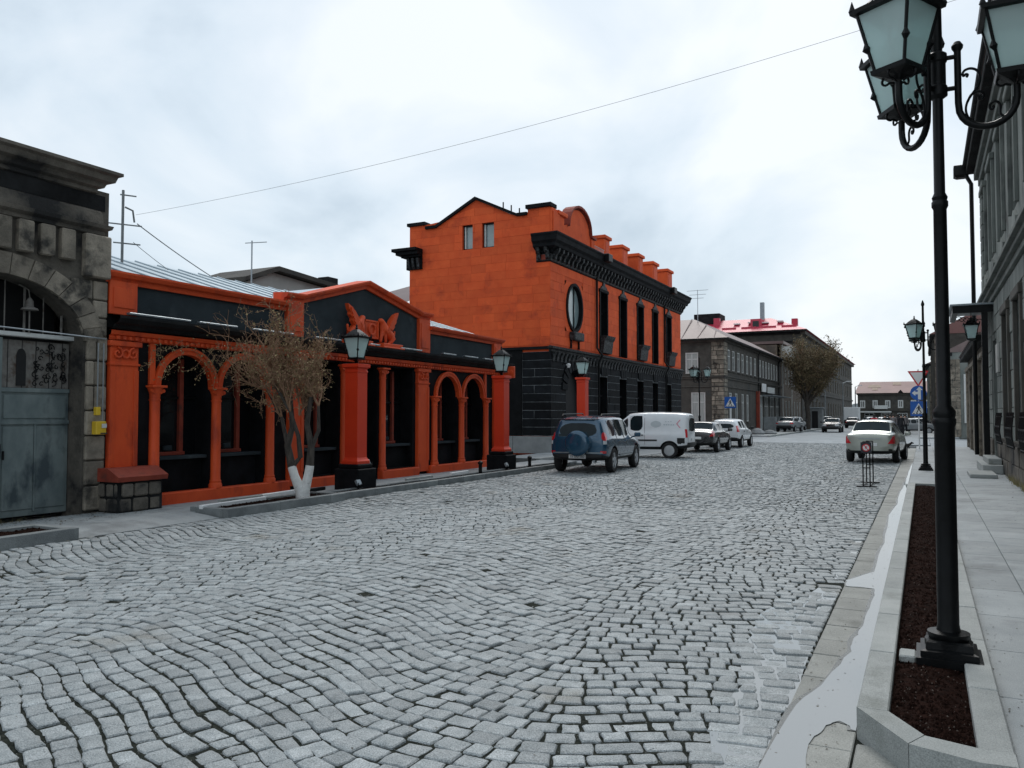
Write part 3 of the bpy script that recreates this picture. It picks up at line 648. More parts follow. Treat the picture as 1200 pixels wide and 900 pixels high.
# glazed openings
def opening(y0, y1, zt, arched=False, door=False):
    x = FX - D + .02; f_ = box('window', 'glass', pv, x - .03, x, y0 - .05, y1 + .05, .14, zt); c = (y0 + y1) / 2
    if not door:
        box('parapet', 'black_block', f_, x + .001, x + .2, y0, y1, .14, .86, .02); box('sill', 'charcoal', f_, x + .0015, x + .34, y0, y1, .862, .93, .012); box('sill', 'red_slab', f_, x + .002, x + .12, y0 + .1, c + .26, .932, 1.0, .008)
        box('step', 'charcoal', f_, x + .202, x + .36, y0 + .04, y1 - .04, .14, .24, .015)
        for (ya, yb) in ((c + .16, c + .25),): box('mullion', 'red_slab', f_, x + .003, x + .07, ya, yb, 1.0, zt - .1)
        box('rail', 'iron', f_, x + .003, x + .04, y0, y1, 2.0, 2.05)
    else:
        for p in (y0 + .06, c - .03, y1 - .12): box('stile', 'black_stone', f_, x + .003, x + .06, p, p + .06, .16, zt - .05)
        box('rail', 'black_stone', f_, x + .003, x + .062, y0 + .13, y1 - .13, .9, 1.0)
    box('curtain', 'interior', f_, x - .2, x - .19, y0, y1, .2, zt); MB().box(x + .03, x + .12, c - .2, c - .02, 1.02, 1.12, 0, .02).build('ornament', 'charcoal', f_)
for cy in archs: opening(cy - ri, cy + ri, spr + ri + .04)
opening(13.98, 15.18, 2.97); opening(16.98, 18.28, 2.97); opening(15.42, 16.7, 2.97, door=True)
# orange trim
for cy in archs: MB().band(cy, spr, ri - .002, ro, FX - .06, FX + .075, 24).band(cy, spr, ro - .04, ro + .012, FX + .06, FX + .095, 24).build('arch_moulding', 'orange_paint', pv, smooth=True)
def column(y, z0=.28, cap0=1.95, cap1=2.23, r=.095, up=None):
    q = MB(); q.lathe([(r * 1.35, z0), (r * 1.35, z0 + .07), (r * 1.12, z0 + .1), (r * 1.2, z0 + .13), (r, z0 + .16), (r * .94, cap0)], 18, (FX + .05, y, 0)); co = q.build('column', 'orange_paint', pv, smooth=True)
    q = MB(); q.lathe([(r * 1.08, cap0), (r * 1.08, cap0 + .03), (r * .95, cap0 + .035), (r * 1.05, cap0 + .14), (r * 1.4, cap0 + .22), (r * 1.42, cap0 + .235)], 18, (FX + .05, y, 0)); q.box(FX - .02, FX + .2, y - .155, y + .155, cap1 - .045, cap1, 0, .008)
    for k in (-1, 1):
        for t in range(2): q.lathe([(.035, -.016), (.04, 0), (.035, .016)], 10, (FX + .13, y + k * (.06 + t * .055), cap0 + .16 + t * .02), axis='x')
    q.build('capital', 'orange_paint', co, smooth=True)
    if up: box('pier', 'orange_paint', co, FX - .02, FX + .1, y - .07, y + .07, cap1 + .002, up, .006)
for y in c1 + c2: column(y)
for y in (c1[0] - .03, c2[2] + .03): box('pier', 'orange_paint', pv, FX - .02, FX + .055, y - .08, y + .035, 2.24, 2.985, .006)
for y in (15.3, 16.84): column(y, cap0=2.62, cap1=2.9, r=.09)
def pilaster(y0, y1, z0, z1, cap=True):
    pq = box('pilaster', 'orange_paint', pv, FX - .02, FX + .09, y0, y1, z0, z1, .008); w_ = y1 - y0
    q = MB(); q.box(FX + .09, FX + .105, y0 + .0, y0 + .09, z0 + .3, z1 - .5, 0, .004).box(FX + .09, FX + .105, y1 - .09, y1, z0 + .3, z1 - .5, 0, .004); q.build('moulding', 'orange_paint', pq)
    q = MB().box(FX - .01, FX + .14, y0 - .04, y1 + .04, z1 - .09, z1 + .0, 0, .01).box(FX - .01, FX + .115, y0 - .02, y1 + .02, z1 - .42, z1 - .38, 0, .006)
    for k in (0, 1):      # volutes
        cy = y0 + .12 if k == 0 else y1 - .12; sg = -1 if k == 0 else 1
        q.tube([(FX + .115, cy + sg * (.105 - .007 * t) * math.cos(t * .62 + 1.57), z1 - .215 + (.105 - .007 * t) * math.sin(t * .62 + 1.57)) for t in range(14)], .02, 6)
    if w_ > .4: q.tube([(FX + .115, (y0 + y1) / 2 + .07 * math.cos(t * .7), z1 - .22 + .07 * math.sin(t * .7)) for t in range(10)], .02, 6)
    if cap: q.build('capital', 'orange_paint', pq, smooth=True)
pilaster(9.05, 9.6, .5, 2.97); pilaster(13.40, 13.86, .14, 2.97); pilaster(18.42, 18.96, .14, 2.97); pilaster(22.82, 23.33, .14, 2.97)
for (ya, yb) in ((9.78, 13.38), (13.88, 15.4), (16.72, 18.4), (18.98, 22.8)): box('orange_base', 'orange_paint', pv, FX - .02, FX + .17, ya, yb, .03, .28, .02)
cornice([(0, 2.985), (.05, 2.99), (.06, 3.06), (.1, 3.08), (.12, 3.15), (.0, 3.16)], PY0, PY1, FX, 'orange_band', 'orange_paint', pv)
q = MB()
for k in range(118): q.box(FX + .1, FX + .128, PY0 + .1 + k * .12, PY0 + .16 + k * .12, 3.0, 3.055)
q.build('dentils', 'orange_paint', pv, kind='stuff')
cornice([(0, 3.165), (.16, 3.18), (.2, 3.24), (.3, 3.27), (.36, 3.34), (.36, 3.385), (.0, 3.42)], PY0 - .02, PY1, FX, 'ledge', 'soot', pv)
for (ya, yb) in ((9.25, 10.55), (10.75, 11.7), (12.1, 13.3), (14.0, 14.9), (16.0, 16.4), (17.3, 18.3), (19.4, 20.1), (20.6, 21.4), (21.8, 22.6)):
    o = box('strip_light', 'flashing', pv, FX + .2, FX + .30, ya, yb, 3.415, 3.46, .01)
# attic
AX = FX - .06
wb2 = MB().box(AX - .25, AX, PY0, PY1, 3.40, 4.0); wb2.build('attic_wall', 'charcoal', pv)
MB().prism([(13.4, 3.98), (19.05, 3.98), (19.05, 4.36), (16.2, 4.90), (13.4, 4.22)], 'x', AX - .24, AX + .002).build('tympanum', 'charcoal', pv)
for (ya, yb, zb) in ((9.05, 9.6, 4.02), (13.38, 13.9, 4.24), (18.56, 19.1, 4.36), (22.9, 23.34, 4.02)):
    pq = box('attic_pier', 'orange_paint', pv, AX - .2, AX + .1, ya, yb, 3.43, zb, .01); MB().box(AX + .1, AX + .115, ya + .07, yb - .07, 3.55, zb - .12, 0, .006).build('moulding', 'orange_paint', pq)
def coping(ya, za, yb, zb, name='coping'):
    prof = [(-.24, -.02), (.06, -.02), (.08, .06), (.15, .08), (.19, .14), (.19, .175), (-.24, .2)]
    q = MB(); n = len(prof); q.add([(AX + p, ya, za + z) for p, z in prof] + [(AX + p, yb, zb + z) for p, z in prof], [tuple(range(n))[::-1], tuple(range(n, 2 * n))] + [(i, (i + 1) % n, n + (i + 1) % n, n + i) for i in range(n)])
    q.build(name, 'orange_paint', pv)
coping(9.0, 4.0, 13.42, 4.0); coping(19.08, 4.02, 23.5, 4.0); coping(13.28, 4.2, 13.86, 4.22); coping(13.865, 4.22, 16.21, 4.88); coping(16.215, 4.88, 18.6, 4.38); coping(18.605, 4.37, 19.14, 4.37)
# tin roof behind the parapet
rq = MB().quad((AX - .2, PY0, 4.17), (AX - .2, PY1, 4.17), (-16, PY1, 5.2), (-16, PY0, 5.2)).quad((-16, PY0, 5.2), (-16, PY1, 5.2), (-19, PY1, 4.0), (-19, PY0, 4.0)).quad((AX - .2, PY0, 4.0), (AX - .2, PY0, 4.17), (-16, PY0, 5.2), (-19, PY0, 4.0)).quad((AX - .2, PY1, 4.0), (AX - .2, PY1, 4.17), (-16, PY1, 5.2), (-19, PY1, 4.0))
rf = rq.build('roof', 'zinc', pv)
for k in range(24):
    y = PY0 + .3 + k * .6; MB().tube([(AX - .25, y, 4.2), (-16, y, 5.215)], .018, 5).build('roof_seam', 'zinc', rf)
MB().prism([(13.5, 4.3), (18.9, 4.3), (16.2, 4.98)], 'x', -16, AX - .25).build('pediment_roof', 'zinc', pv)
box('carved_panel', 'orange_paint', pv, FX - .1, -11.88, 23.36, 23.46, 2.9, 3.28, .015)
q = MB()
for k in range(3): q.lathe([(.05, -.02), (.075, 0), (.05, .02)], 10, (-12.28 + k * .15, 23.355, 3.09), axis='y')
q.build('rosettes', 'orange_paint', pv, smooth=True)
# griffins in relief over the door
def skin_mesh(name, verts, edges_, radii, m, parent, sub=2, loc=(0, 0, 0)):
    me = bpy.data.meshes.new(name); me.from_pydata(verts, edges_, []); o = bpy.data.objects.new(name, me); COL.objects.link(o)
    o.modifiers.new('s', 'SKIN'); 
    for i, r_ in enumerate(radii): me.skin_vertices[0].data[i].radius = (r_, r_) if not isinstance(r_, tuple) else r_
    me.skin_vertices[0].data[0].use_root = True
    ss = o.modifiers.new('u', 'SUBSURF'); ss.levels = sub; ss.render_levels = sub
    dg = bpy.context.evaluated_depsgraph_get(); me2 = bpy.data.meshes.new_from_object(o.evaluated_get(dg)); bpy.data.objects.remove(o)
    me2.materials.clear(); me2.materials.append(M[m]) if isinstance(m, str) else [me2.materials.append(M[x]) for x in m]
    me2.polygons.foreach_set('use_smooth', [True] * len(me2.polygons)); o = bpy.data.objects.new(name, me2); COL.objects.link(o); o.parent = parent; o.location = loc; return o
def griffin(cy, fl, label):
    t = thing('griffin_relief', label, 'relief', (AX + .12, cy, 3.52)); k = fl
    V = [(0, 0, .30), (0, .12 * k, .40), (0, .2 * k, .52), (0, .27 * k, .60), (.0, .35 * k, .57), (0, -.14 * k, .22), (0, -.2 * k, .12), (.02, .26 * k, .2), (.02, .30 * k, .02), (.05, .14 * k, .22), (.05, .12 * k, .02), (.04, -.1 * k, .03), (0, -.3 * k, .2), (0, -.33 * k, .38), (.0, -.02 * k, .03)]
    E_ = [(0, 1), (1, 2), (2, 3), (3, 4), (0, 5), (5, 6), (1, 7), (7, 8), (1, 9), (9, 10), (6, 11), (5, 12), (12, 13), (11, 14)]
    Rr = [.13, .125, .09, .085, .04, .13, .11, .05, .04, .05, .04, .05, .03, .035, .04]
    skin_mesh('body', V, E_, Rr, 'orange_paint', t)
    wq = MB(); P = [(.06 * k, .42), (-.06 * k, .62), (-.22 * k, .78), (-.40 * k, .86), (-.36 * k, .74), (-.30 * k, .66), (-.31 * k, .6), (-.22 * k, .52), (-.23 * k, .46), (-.12 * k, .34)]
    wq.prism(P if k > 0 else P[::-1], 'x', -.02, .09); wq.prism([(p[0] * .8, .42 + (p[1] - .42) * .8) for p in (P if k > 0 else P[::-1])], 'x', .09, .12); wq.build('wing', 'orange_paint', t, local=True)
    MB().box(-.1, .22, -.42, .42, -.1, .0, 0, .01).box(-.1, .26, -.46, .46, -.13, -.09, 0, .01).build('base', 'orange_paint', t, local=True); return t
griffin(15.72, 1, 'orange winged griffin relief facing the carved ring plaque from the steel gate side')
griffin(17.0, -1, 'orange winged griffin relief sitting apart with its wing raised toward the big orange building')
pq = thing('ring_plaque', 'orange carved plaque with a ring between the two griffins', 'plaque', (AX, 16.38, 3.62))
MB().box(0, .1, -.27, .27, 0, .46, 0, .012).build('panel', 'orange_paint', pq, local=True); MB().box(.1, .125, -.27, .27, .42, .46, 0, .004).box(.1, .125, -.27, .27, 0, .04, 0, .004).box(.1, .125, .22, .27, .041, .419, 0, .004).build('frame', 'orange_paint', pq, local=True)
MB().tube([(.115, .13 * math.cos(a), .23 + .13 * math.sin(a)) for a in [2 * math.pi * i / 24 for i in range(25)]], .03, 8).build('ring', 'orange_paint', pq, smooth=True, local=True)
for i, y_ in enumerate((15.72, 17.0)): pass

# ---- red lantern pillars
def lantern(parent, z, s=1., rz=0., off=(0, 0), crown=True):
    """four sided tapering lantern, glass height .38*s; children of parent (local)"""
    b0, b1, h = .10 * s, .172 * s, .38 * s; mt = Matrix.Translation((off[0], off[1], z)) @ Matrix.Rotation(rz, 4, 'Z')
    fr = MB(); pi4 = math.pi / 4
    for sx in (-1, 1):
        for sy in (-1, 1): fr.tube([(sx * b0, sy * b0, 0), (sx * b1, sy * b1, h)], .011 * s, 6); fr.tube([(sx * (b0 + .3 * (b1 - b0)), sy * (b0 + .3 * (b1 - b0)), h * .30), (sx * (b0 + .38 * (b1 - b0)) * 1.05, sy * (b0 + .38 * (b1 - b0)) * 1.05, h * .38), (sx * (b0 + .5 * (b1 - b0)), sy * (b0 + .5 * (b1 - b0)), h * .48)], [.008 * s, .026 * s, .008 * s], 6)
    fr.lathe([(.02 * s, -.07 * s), (.05 * s, -.05 * s), (b0 + .015 * s, -.028 * s), (b0 + .02 * s, 0), (b0 - .01, .012 * s)], 4, ang=pi4, sq=True)
    fr.xform(mt); f_ = fr.build('lantern_frame', 'iron', parent, local=True)
    rf_ = MB(); rf_.lathe([(b1 - .005, h - .012 * s), (b1 + .03 * s, h - .006 * s), (b1 + .035 * s, h + .022 * s), (b1 - .01 * s, h + .03 * s), (b1 * .62, h + .095 * s), (b1 * .3, h + .15 * s), (.02 * s, h + .165 * s)], 4, ang=pi4, sq=True)
    rf_.lathe([(.012 * s, h + .16 * s), (.03 * s, h + .185 * s), (.014 * s, h + .21 * s), (.022 * s, h + .23 * s), (.003, h + .26 * s)], 8)
    for sx in (-1, 1):
        for sy in (-1, 1): rf_.lathe([(.022 * s, h + .02 * s), (.014 * s, h + .045 * s), (.002, h + .085 * s)], 6, (sx * (b1 + .02 * s), sy * (b1 + .02 * s), 0))
        for ax in (0, 1):
            P = [(sx * (b1 - .01 * s), -.09 * s + .018 * s * q, h + .03 * s + .03 * s * math.sin(q * .9) ** 2) for q in range(11)]
            rf_.tube(P if ax == 0 else [(p[1], p[0], p[2]) for p in P], .005 * s, 5)
    rf_.xform(mt); rf_.build('lantern_roof', 'iron', parent, local=True)
    for k in range(4):
        a = k * math.pi / 2; q = MB(); g0, g1 = b0 - .004 * s, b1 - .004 * s
        q.add([(g0, -g0, .01 * s), (g0, g0, .01 * s), (g1, g1, h - .012 * s), (g1, -g1, h - .012 * s), (g0 - .004, -g0, .01 * s), (g0 - .004, g0, .01 * s), (g1 - .004, g1, h - .012 * s), (g1 - .004, -g1, h - .012 * s)], [(0, 1, 2, 3), (7, 6, 5, 4), (0, 4, 5, 1), (1, 5, 6, 2), (2, 6, 7, 3), (3, 7, 4, 0)])
        q.xform(mt @ Matrix.Rotation(a, 4, 'Z')); q.build('pane', 'lantern_glass', f_, local=True)
def pillar(x, y, top, label, group=None):
    t = thing('lantern_pillar', label, 'pillar', (x, y, 0))
    MB().box(-.33, .33, -.33, .33, .0, .52, 0, .02).box(-.27, .27, -.27, .27, .52, .62, 0, .02).build('base', 'black_stone', t, local=True)
    q = MB(); hw = .17
    q.lathe([(hw + .05, .62), (hw + .05, .68), (hw + .02, .72), (hw, .76), (hw, top - .2), (hw + .012, top - .18), (hw + .012, top - .15), (hw, top - .14), (hw, top - .1), (hw + .05, top - .07), (hw + .05, top), (hw - .02, top + .01)], 4, ang=math.pi / 4, sq=True)
    q.build('shaft', 'red_paint', t, local=True)
    MB().lathe([(.07, top + .01), (.05, top + .03), (.035, top + .06), (.035, top + .1)], 10).build('stem', 'iron', t, local=True)
    lantern(t, top + .14, 1.18, 0); return t
pillar(-11.2, 14.3, 2.82, 'red lantern pillar on a black base just past the pruned tree')
pillar(-11.2, 21.2, 2.86, 'red lantern pillar on a black base at the far end of the pavilion')
pillar(-11.6, 28.6, 3.12, 'red lantern pillar rising behind the blue off-road car')
def floodlight(x, y, z, rz, label):
    t = thing('floodlight', label, 'floodlight', (x, y, z), rz); MB().box(-.09, .09, -.03, .03, .07, .2, 0, .01).xform(Matrix.Rotation(R(-28), 4, 'X')).build('housing', 'flashing', t, local=True)
    MB().tube([(-.1, 0, .13), (-.1, 0, .0), (.1, 0, .0), (.1, 0, .13)], .01, 6).build('bracket', 'iron', t, local=True)
floodlight(-10.78, 13.95, .12, R(100), 'small pale ground floodlight in front of the pillar by the tree')
floodlight(-10.78, 20.85, .12, R(100), 'small pale ground floodlight in front of the pillar at the pavilion end')
floodlight(-11.0, 14.5, .52, R(80), 'small floodlight on the base of the pillar by the tree')
for i, (x, y, a, L_, m) in enumerate([(-10.9, 10.5, 4, 1.6, 'white_paint'), (-11.35, 12.1, 6, 1.3, 'white_paint'), (-11.25, 11.0, 3, 1.1, 'kerb_stone'), (-11.28, 13.1, 8, .6, 'black_stone'), (-11.05, 16.6, 2, 1.2, 'kerb_stone'), (-11.1, 18.6, 3, 1.0, 'white_paint')]):
    lab = ['loose white bar lying on the soil next to the pruned tree', 'loose white bar lying by the orange base behind the tree', 'loose grey stone bar behind the tree bed', 'black stone offcut lying at the foot of the pillar base', 'loose grey stone bar in the long bed below the pediment', 'loose white bar in the long bed below the paired arches'][i]
    o = MB().box(-.04, .04, -L_ / 2, L_ / 2, 0, .07, 0, .008).build('loose_bar', m); o.location = (x, y, .11); o.rotation_euler = (0, 0, R(a)); tag(o, lab, 'bar')
for i, (x, y) in enumerate([(-10.85, 19.3), (-10.85, 22.4)]):
    t = thing('bollard', ['short black bollard light in the long bed below the paired arches', 'short black bollard light just past the pillar at the pavilion end'][i], 'bollard', (x, y, .08)); MB().lathe([(.05, 0), (.05, .26), (.07, .27), (.07, .32), (.02, .36)], 10).build('post', 'iron', t, smooth=True, local=True)

# ---- big orange and black house
ob = thing('orange_house', 'big two storey house, orange tuff above a black rusticated ground floor', 'building', (-17.5, 41, 0))
OX, OY, OE, OW = -14., 30.9, 51.4, -21.15
ZB, ZC = 4.56, 9.0
def gtop(x):
    if x < -20.3: return 10.42
    if x < -19.76: return 10.2
    if x < -17.6: return 10.2 + (x + 19.76) / 2.16 * 1.08
    if x < -15.6: return 11.28 - (x + 17.6) / 2.0 * .98
    if x < -15.05: return 10.3
    return 10.55
gw = [(-18.31, -17.78, 9.08, 10.2), (-17.30, -16.70, 9.08, 10.2)]
mb = MB(); xs = [OW, -20.3, -20.299, -19.76, -18.31, -17.78, -17.6, -17.3, -16.7, -15.6, -15.05, -15.049, OX]
for a, b_ in zip(xs, xs[1:]):
    hs = [h for h in gw if h[0] <= (a + b_) / 2 <= h[1]]
    for (z0, z1) in ([(0, None)] if not hs else [(0, 9.08), (10.2, None)]): mb.quad((a, OY, z0), (b_, OY, z0), (b_, OY, z1 or gtop(b_ - 1e-4)), (a, OY, z1 or gtop(a + 1e-4)))
for h in gw:
    for (p, q_) in (((h[0], h[2]), (h[1], h[2])), ((h[1], h[2]), (h[1], h[3])), ((h[1], h[3]), (h[0], h[3])), ((h[0], h[3]), (h[0], h[2]))): mb.quad((p[0], OY, p[1]), (q_[0], OY, q_[1]), (q_[0], OY + .25, q_[1]), (p[0], OY + .25, p[1]))
mb.build('gable_wall', 'orange_joint', ob)
OV = (33.5, 6.52, 1.06, 1.12)            # oval window: centre y, z, half axes
wins = [(36.75, 37.7), (39.6, 40.6), (42.5, 43.5), (45.3, 46.25), (48.1, 49.1)]
H_up = [(OV[0] - OV[2], OV[0] + OV[2], OV[1] - OV[3], OV[1] + OV[3])] + [(a, b_, 4.7, 7.72) for a, b_ in wins]
H_lo = [(32.5, 34.5, .12, 3.72)] + [(a - .05, b_ + .05, .5, 3.55) for a, b_ in wins]
mb = MB(); holes_wall(mb, 'x', OX, OY, OE, 0, ZC, H_up + H_lo, .012); [(lambda q: (reveals(q, 'x', OX + .02, [h], 0, .4), q.build('window_reveal', 'black_stone', ob)))(MB()) for h in H_up[1:] + H_lo]
mb.quad((OX, OE, 0), (OW, OE, 0), (OW, OE, 9.4), (OX, OE, 9.4)); mb.quad((OW, OY, 0), (OW, OE, 0), (OW, OE, 10), (OW, OY, 10)); mb.build('street_wall', 'orange_joint', ob)
rb = random.Random(9)
blocks(ob, 'stone_block', 'orange_tuff', 'y', OY, OW, OX - .0, ZB + .1, 11.3, .37, .7, 1.35, [(h[0], h[1], h[2], h[3]) for h in gw], proud=.014, gap=.007, sgn=-1, top=gtop, rng=rb, jit=.004)
blocks(ob, 'stone_block', 'orange_tuff', 'x', OX, OY - .014, OE, ZB + .16, 8.2, .37, .7, 1.3, H_up, proud=.014, gap=.007, bev=.004, rng=rb)
n = 28      # square of blocks left out round the oval: fill with a shaped surround
q = MB(); P = [(OV[0] + .86 * math.cos(2 * math.pi * i / n), OV[1] + 1.02 * math.sin(2 * math.pi * i / n)) for i in range(n)]
def sqp(i):
    a = 2 * math.pi * i / n; c, s_ = math.cos(a), math.sin(a); k = 1 / max(abs(c), abs(s_)); return (OV[0] + OV[2] * c * k, OV[1] + OV[3] * s_ * k)
for i in range(n):
    j = (i + 1) % n; A, B, C_, D_ = P[i], P[j], sqp(j), sqp(i); q.quad((OX + .012, *A), (OX + .012, *B), (OX + .012, *C_), (OX + .012, *D_)); pass
q.build('oval_surround', 'orange_tuff', ob)
ow = MB().prism(P, 'x', OX - .16, OX - .1).build('window', 'glass_pale', ob); ow['label'] = 'pale glazed oval window'
q = MB()
for i in range(n):
    j = (i + 1) % n
    def rr(p, k): return (OV[0] + (p[0] - OV[0]) * k, OV[1] + (p[1] - OV[1]) * k)
    A, B, C_, D_ = rr(P[i], .96), rr(P[j], .96), rr(P[j], 1.09), rr(P[i], 1.09); x0, x1 = OX - .1, OX + .09
    q.quad((x1, *A), (x1, *B), (x1, *C_), (x1, *D_)); q.quad((x0, *A), (x0, *B), (x1, *B), (x1, *A)); q.quad((x0, *D_), (x1, *D_), (x1, *C_), (x0, *C_))
q.build('frame', 'black_stone', ow, smooth=True); box('mullion', 'black_stone', ow, OX - .098, OX - .06, OV[0] + .16, OV[0] + .21, OV[1] - .95, OV[1] + .95); box('sill', 'carved_black', ow, OX + .001, OX + .3, OV[0] - .55, OV[0] + .55, OV[1] - 1.5, OV[1] - 1.12, .04)
for s_ in (-.45, .45): MB().tube([(OX + .05, OV[0] + s_, OV[1] - 1.5), (OX + .05, OV[0] + s_, ZB + .1)], .05, 6).build('bracket', 'black_stone', ow)
# upper windows with crests and balconette corbels
for i, (a, b_) in enumerate(wins):
    c = (a + b_) / 2; wn = box('window', 'glass', ob, OX - .32, OX - .28, a, b_, 4.7, 7.72)
    q = MB().box(OX - .05, OX + .07, a - .1, a + .03, 4.7, 7.7, 0, .01).box(OX - .05, OX + .07, b_ - .03, b_ + .1, 4.7, 7.7, 0, .01).box(OX - .05, OX + .09, a - .16, b_ + .16, 7.7, 7.86, 0, .02); q.build('frame', 'black_stone', wn)
    MB().prism([(a, 7.86), (b_, 7.86), (c + .3, 8.02), (c + .16, 8.02), (c + .12, 8.22), (c - .12, 8.22), (c - .16, 8.02), (c - .3, 8.02)], 'x', OX + .016, OX + .08).build('crest', 'carved_black', wn)
    box('mullion', 'black_stone', wn, OX - .279, OX - .2, c - .03, c + .03, 4.75, 7.7); box('rail', 'black_stone', wn, OX - .279, OX - .2, a, b_, 6.7, 6.78)
    if i % 2 == 0:
        bq = MB().prism([(OX + .016, 4.7), (OX + .2, 4.72), (OX + .25, 5.1), (OX + .27, 5.3), (OX + .36, 5.42), (OX + .4, 5.55), (OX + .016, 5.55)], 'y', a - .05, b_ + .25).build('balconette', 'carved_black', wn)
    lw = box('window', 'glass', ob, OX - .34, OX - .3, a - .05, b_ + .05, .5, 3.55); box('frame', 'black_stone', lw, OX - .299, OX - .22, c - .03, c + .03, .5, 3.5); box('rail', 'black_stone', lw, OX - .299, OX - .22, a, b_, 2.6, 2.68); box('sill', 'black_stone', lw, OX + .03, OX + .12, a - .1, b_ + .1, .42, .5, .01)
    for k in (-.28, 0, .28): MB().prism([(c + k - .12, 3.6), (c + k + .12, 3.6), (c + k * 1.25 + .15, 4.15), (c + k * 1.25 - .15, 4.15)], 'x', OX + .05, OX + .09).build('keystone', 'black_block', lw)
# ground floor: courses of black blocks with pale joints
box('ground_skin', 'mortar', ob, OX + .001, OX + .022, OY - .024, 32.48, .8, 4.38); 
q = MB(); holes_wall(q, 'x', OX + .022, 32.49, OE, .8, 4.38, H_lo, .02); q.build('ground_skin', 'mortar', ob)
box('ground_skin', 'mortar', ob, -15.3, OX + .001, OY - .023, OY - .002, .8, 4.38); box('gable_base', 'black_stone', ob, OW, -15.31, OY - .05, OY - .002, .8, 4.5)
rb = random.Random(4)
blocks(ob, 'rusticated_block', 'black_block', 'x', OX + .024, OY - .06, OE, .82, 4.38, .37, 1.6, 3.2, H_lo, proud=.014, gap=.024, bev=.012, rng=rb)
blocks(ob, 'rusticated_block', 'black_block', 'y', OY - .026, -15.3, OX + .055, .82, 4.38, .37, 1.2, 1.4, proud=.014, gap=.024, bev=.012, sgn=-1, rng=rb)
blocks(ob, 'plinth_stone', 'plinth_grey', 'y', OY - .03, OW, OX + .08, .05, .79, .72, 1.0, 1.6, proud=.05, gap=.012, bev=.01, sgn=-1, rng=rb)
blocks(ob, 'plinth_stone', 'plinth_grey', 'x', OX + .02, OY - .08, OE, .05, .48, .43, 1.0, 1.6, [(32.5, 34.5, 0, 3)], proud=.06, gap=.012, bev=.01, rng=rb)
# arched door
da = box('door', 'dark', ob, OX - .3, OX - .26, 32.5, 34.5, .12, 3.72)
q = MB(); n = 14; r_ = .95
for i in range(n):
    a0, a1 = math.pi * i / n, math.pi * (i + 1) / n; A = (33.5 + r_ * math.cos(a0), 2.75 + r_ * math.sin(a0)); B = (33.5 + r_ * math.cos(a1), 2.75 + r_ * math.sin(a1)); q.quad((OX + .02, *A), (OX + .02, *B), (OX + .02, B[0], 3.73), (OX + .02, A[0], 3.73)); q.quad((OX + .02, *A), (OX + .02, *B), (OX - .26, *B), (OX - .26, *A))
q.build('spandrel', 'black_block', da)
for i in range(11):
    a = math.pi * (i + .5) / 11; mb = MB(); w0, w1 = .11, .155; v = []
    for x in (OX + .03, OX + .1):
        for (r0, ww) in ((.96, w0), (1.5, w1)):
            for s_ in (-1, 1): v.append((x, 33.5 + r0 * math.cos(a) - s_ * ww * math.sin(a), 2.75 + r0 * math.sin(a) + s_ * ww * math.cos(a)))
    mb.add(v, [(0, 1, 3, 2), (4, 6, 7, 5), (0, 4, 5, 1), (2, 3, 7, 6), (0, 2, 6, 4), (1, 5, 7, 3)]).build('voussoir', 'black_block', da)
# carved band between the storeys, and the big bracketed cornice
def ocornice(prof, name, m, x0=OX, y0=OY, y1=OE, back=.95):
    q = MB(); k = len(prof); v = []; f = []
    for p, z in prof: v += [(x0 - back, y0 - p, z), (x0 + p, y0 - p, z), (x0 + p, y1 + p, z), (x0 - back, y1 + p, z)]
    for i in range(k - 1):
        for j in range(3): f.append((4 * i + j, 4 * i + j + 1, 4 * i + j + 5, 4 * i + j + 4))
        f.append((4 * i + 3, 4 * i, 4 * i + 4, 4 * i + 7))
    f += [(3, 2, 1, 0), (4 * k - 4, 4 * k - 3, 4 * k - 2, 4 * k - 1)]
    return q.add(v, f).build(name, m, ob)
bd = ocornice([(.02, 4.36), (.08, 4.38), (.1, 4.46), (.2, 4.5), (.22, 4.58), (.02, 4.64)], 'band_course', 'carved_black', back=.02)
box('band_course', 'black_stone', ob, OW, OX - .03, OY - .10, OY - .004, 4.48, 4.6)
y = OY + .1
while y < OE: MB().prism([(OX + .05, 4.36), (OX + .2, 4.36), (OX + .12, 4.2), (OX + .08, 3.98), (OX + .05, 3.98)], 'y', y, y + .2).build('corbel', 'carved_black', bd); y += .42
cn = ocornice([(.02, 8.2), (.06, 8.22), (.06, 8.55), (.12, 8.6), (.14, 8.68), (.4, 8.8), (.43, 8.92), (.54, 9.02), (.57, 9.2), (.62, 9.28), (.62, 9.34), (.0, 9.42)], 'cornice', 'black_stone', back=.62)
cw_ = ocornice([(.062, 8.24), (.09, 8.26), (.1, 8.52), (.062, 8.54)], 'carved_frieze', 'carved_black', back=.6)
y = OY + .12; bm_ = None
while y < OE:
    q = MB().prism([(OX + .1, 8.3), (OX + .2, 8.34), (OX + .24, 8.5), (OX + .36, 8.62), (OX + .39, 8.77), (OX + .1, 8.77)], 'y', y, y + .14); q.build('bracket', 'carved_black', cn); y += .46
for x in (OX - .12, OX - .5): MB().prism([(OY - .1, 8.3), (OY - .2, 8.34), (OY - .24, 8.5), (OY - .36, 8.62), (OY - .39, 8.77), (OY - .1, 8.77)], 'x', x, x + .14).build('bracket', 'carved_black', cn)
box('rosette', 'red_slab', cn, OX - .36, OX - .16, OY - .08, OY - .11, 8.28, 8.5)
q = MB()      # stub of the cornice on the courtyard corner
for (p, za, zb) in ((.12, 8.4, 8.95), (.3, 8.95, 9.05), (.48, 9.05, 9.2), (.62, 9.2, 9.34)): q.box(OW - p, OW + .72, OY - p, OY + .9, za, zb, 0, .015)
q.build('cornice_stub', 'black_stone', ob)
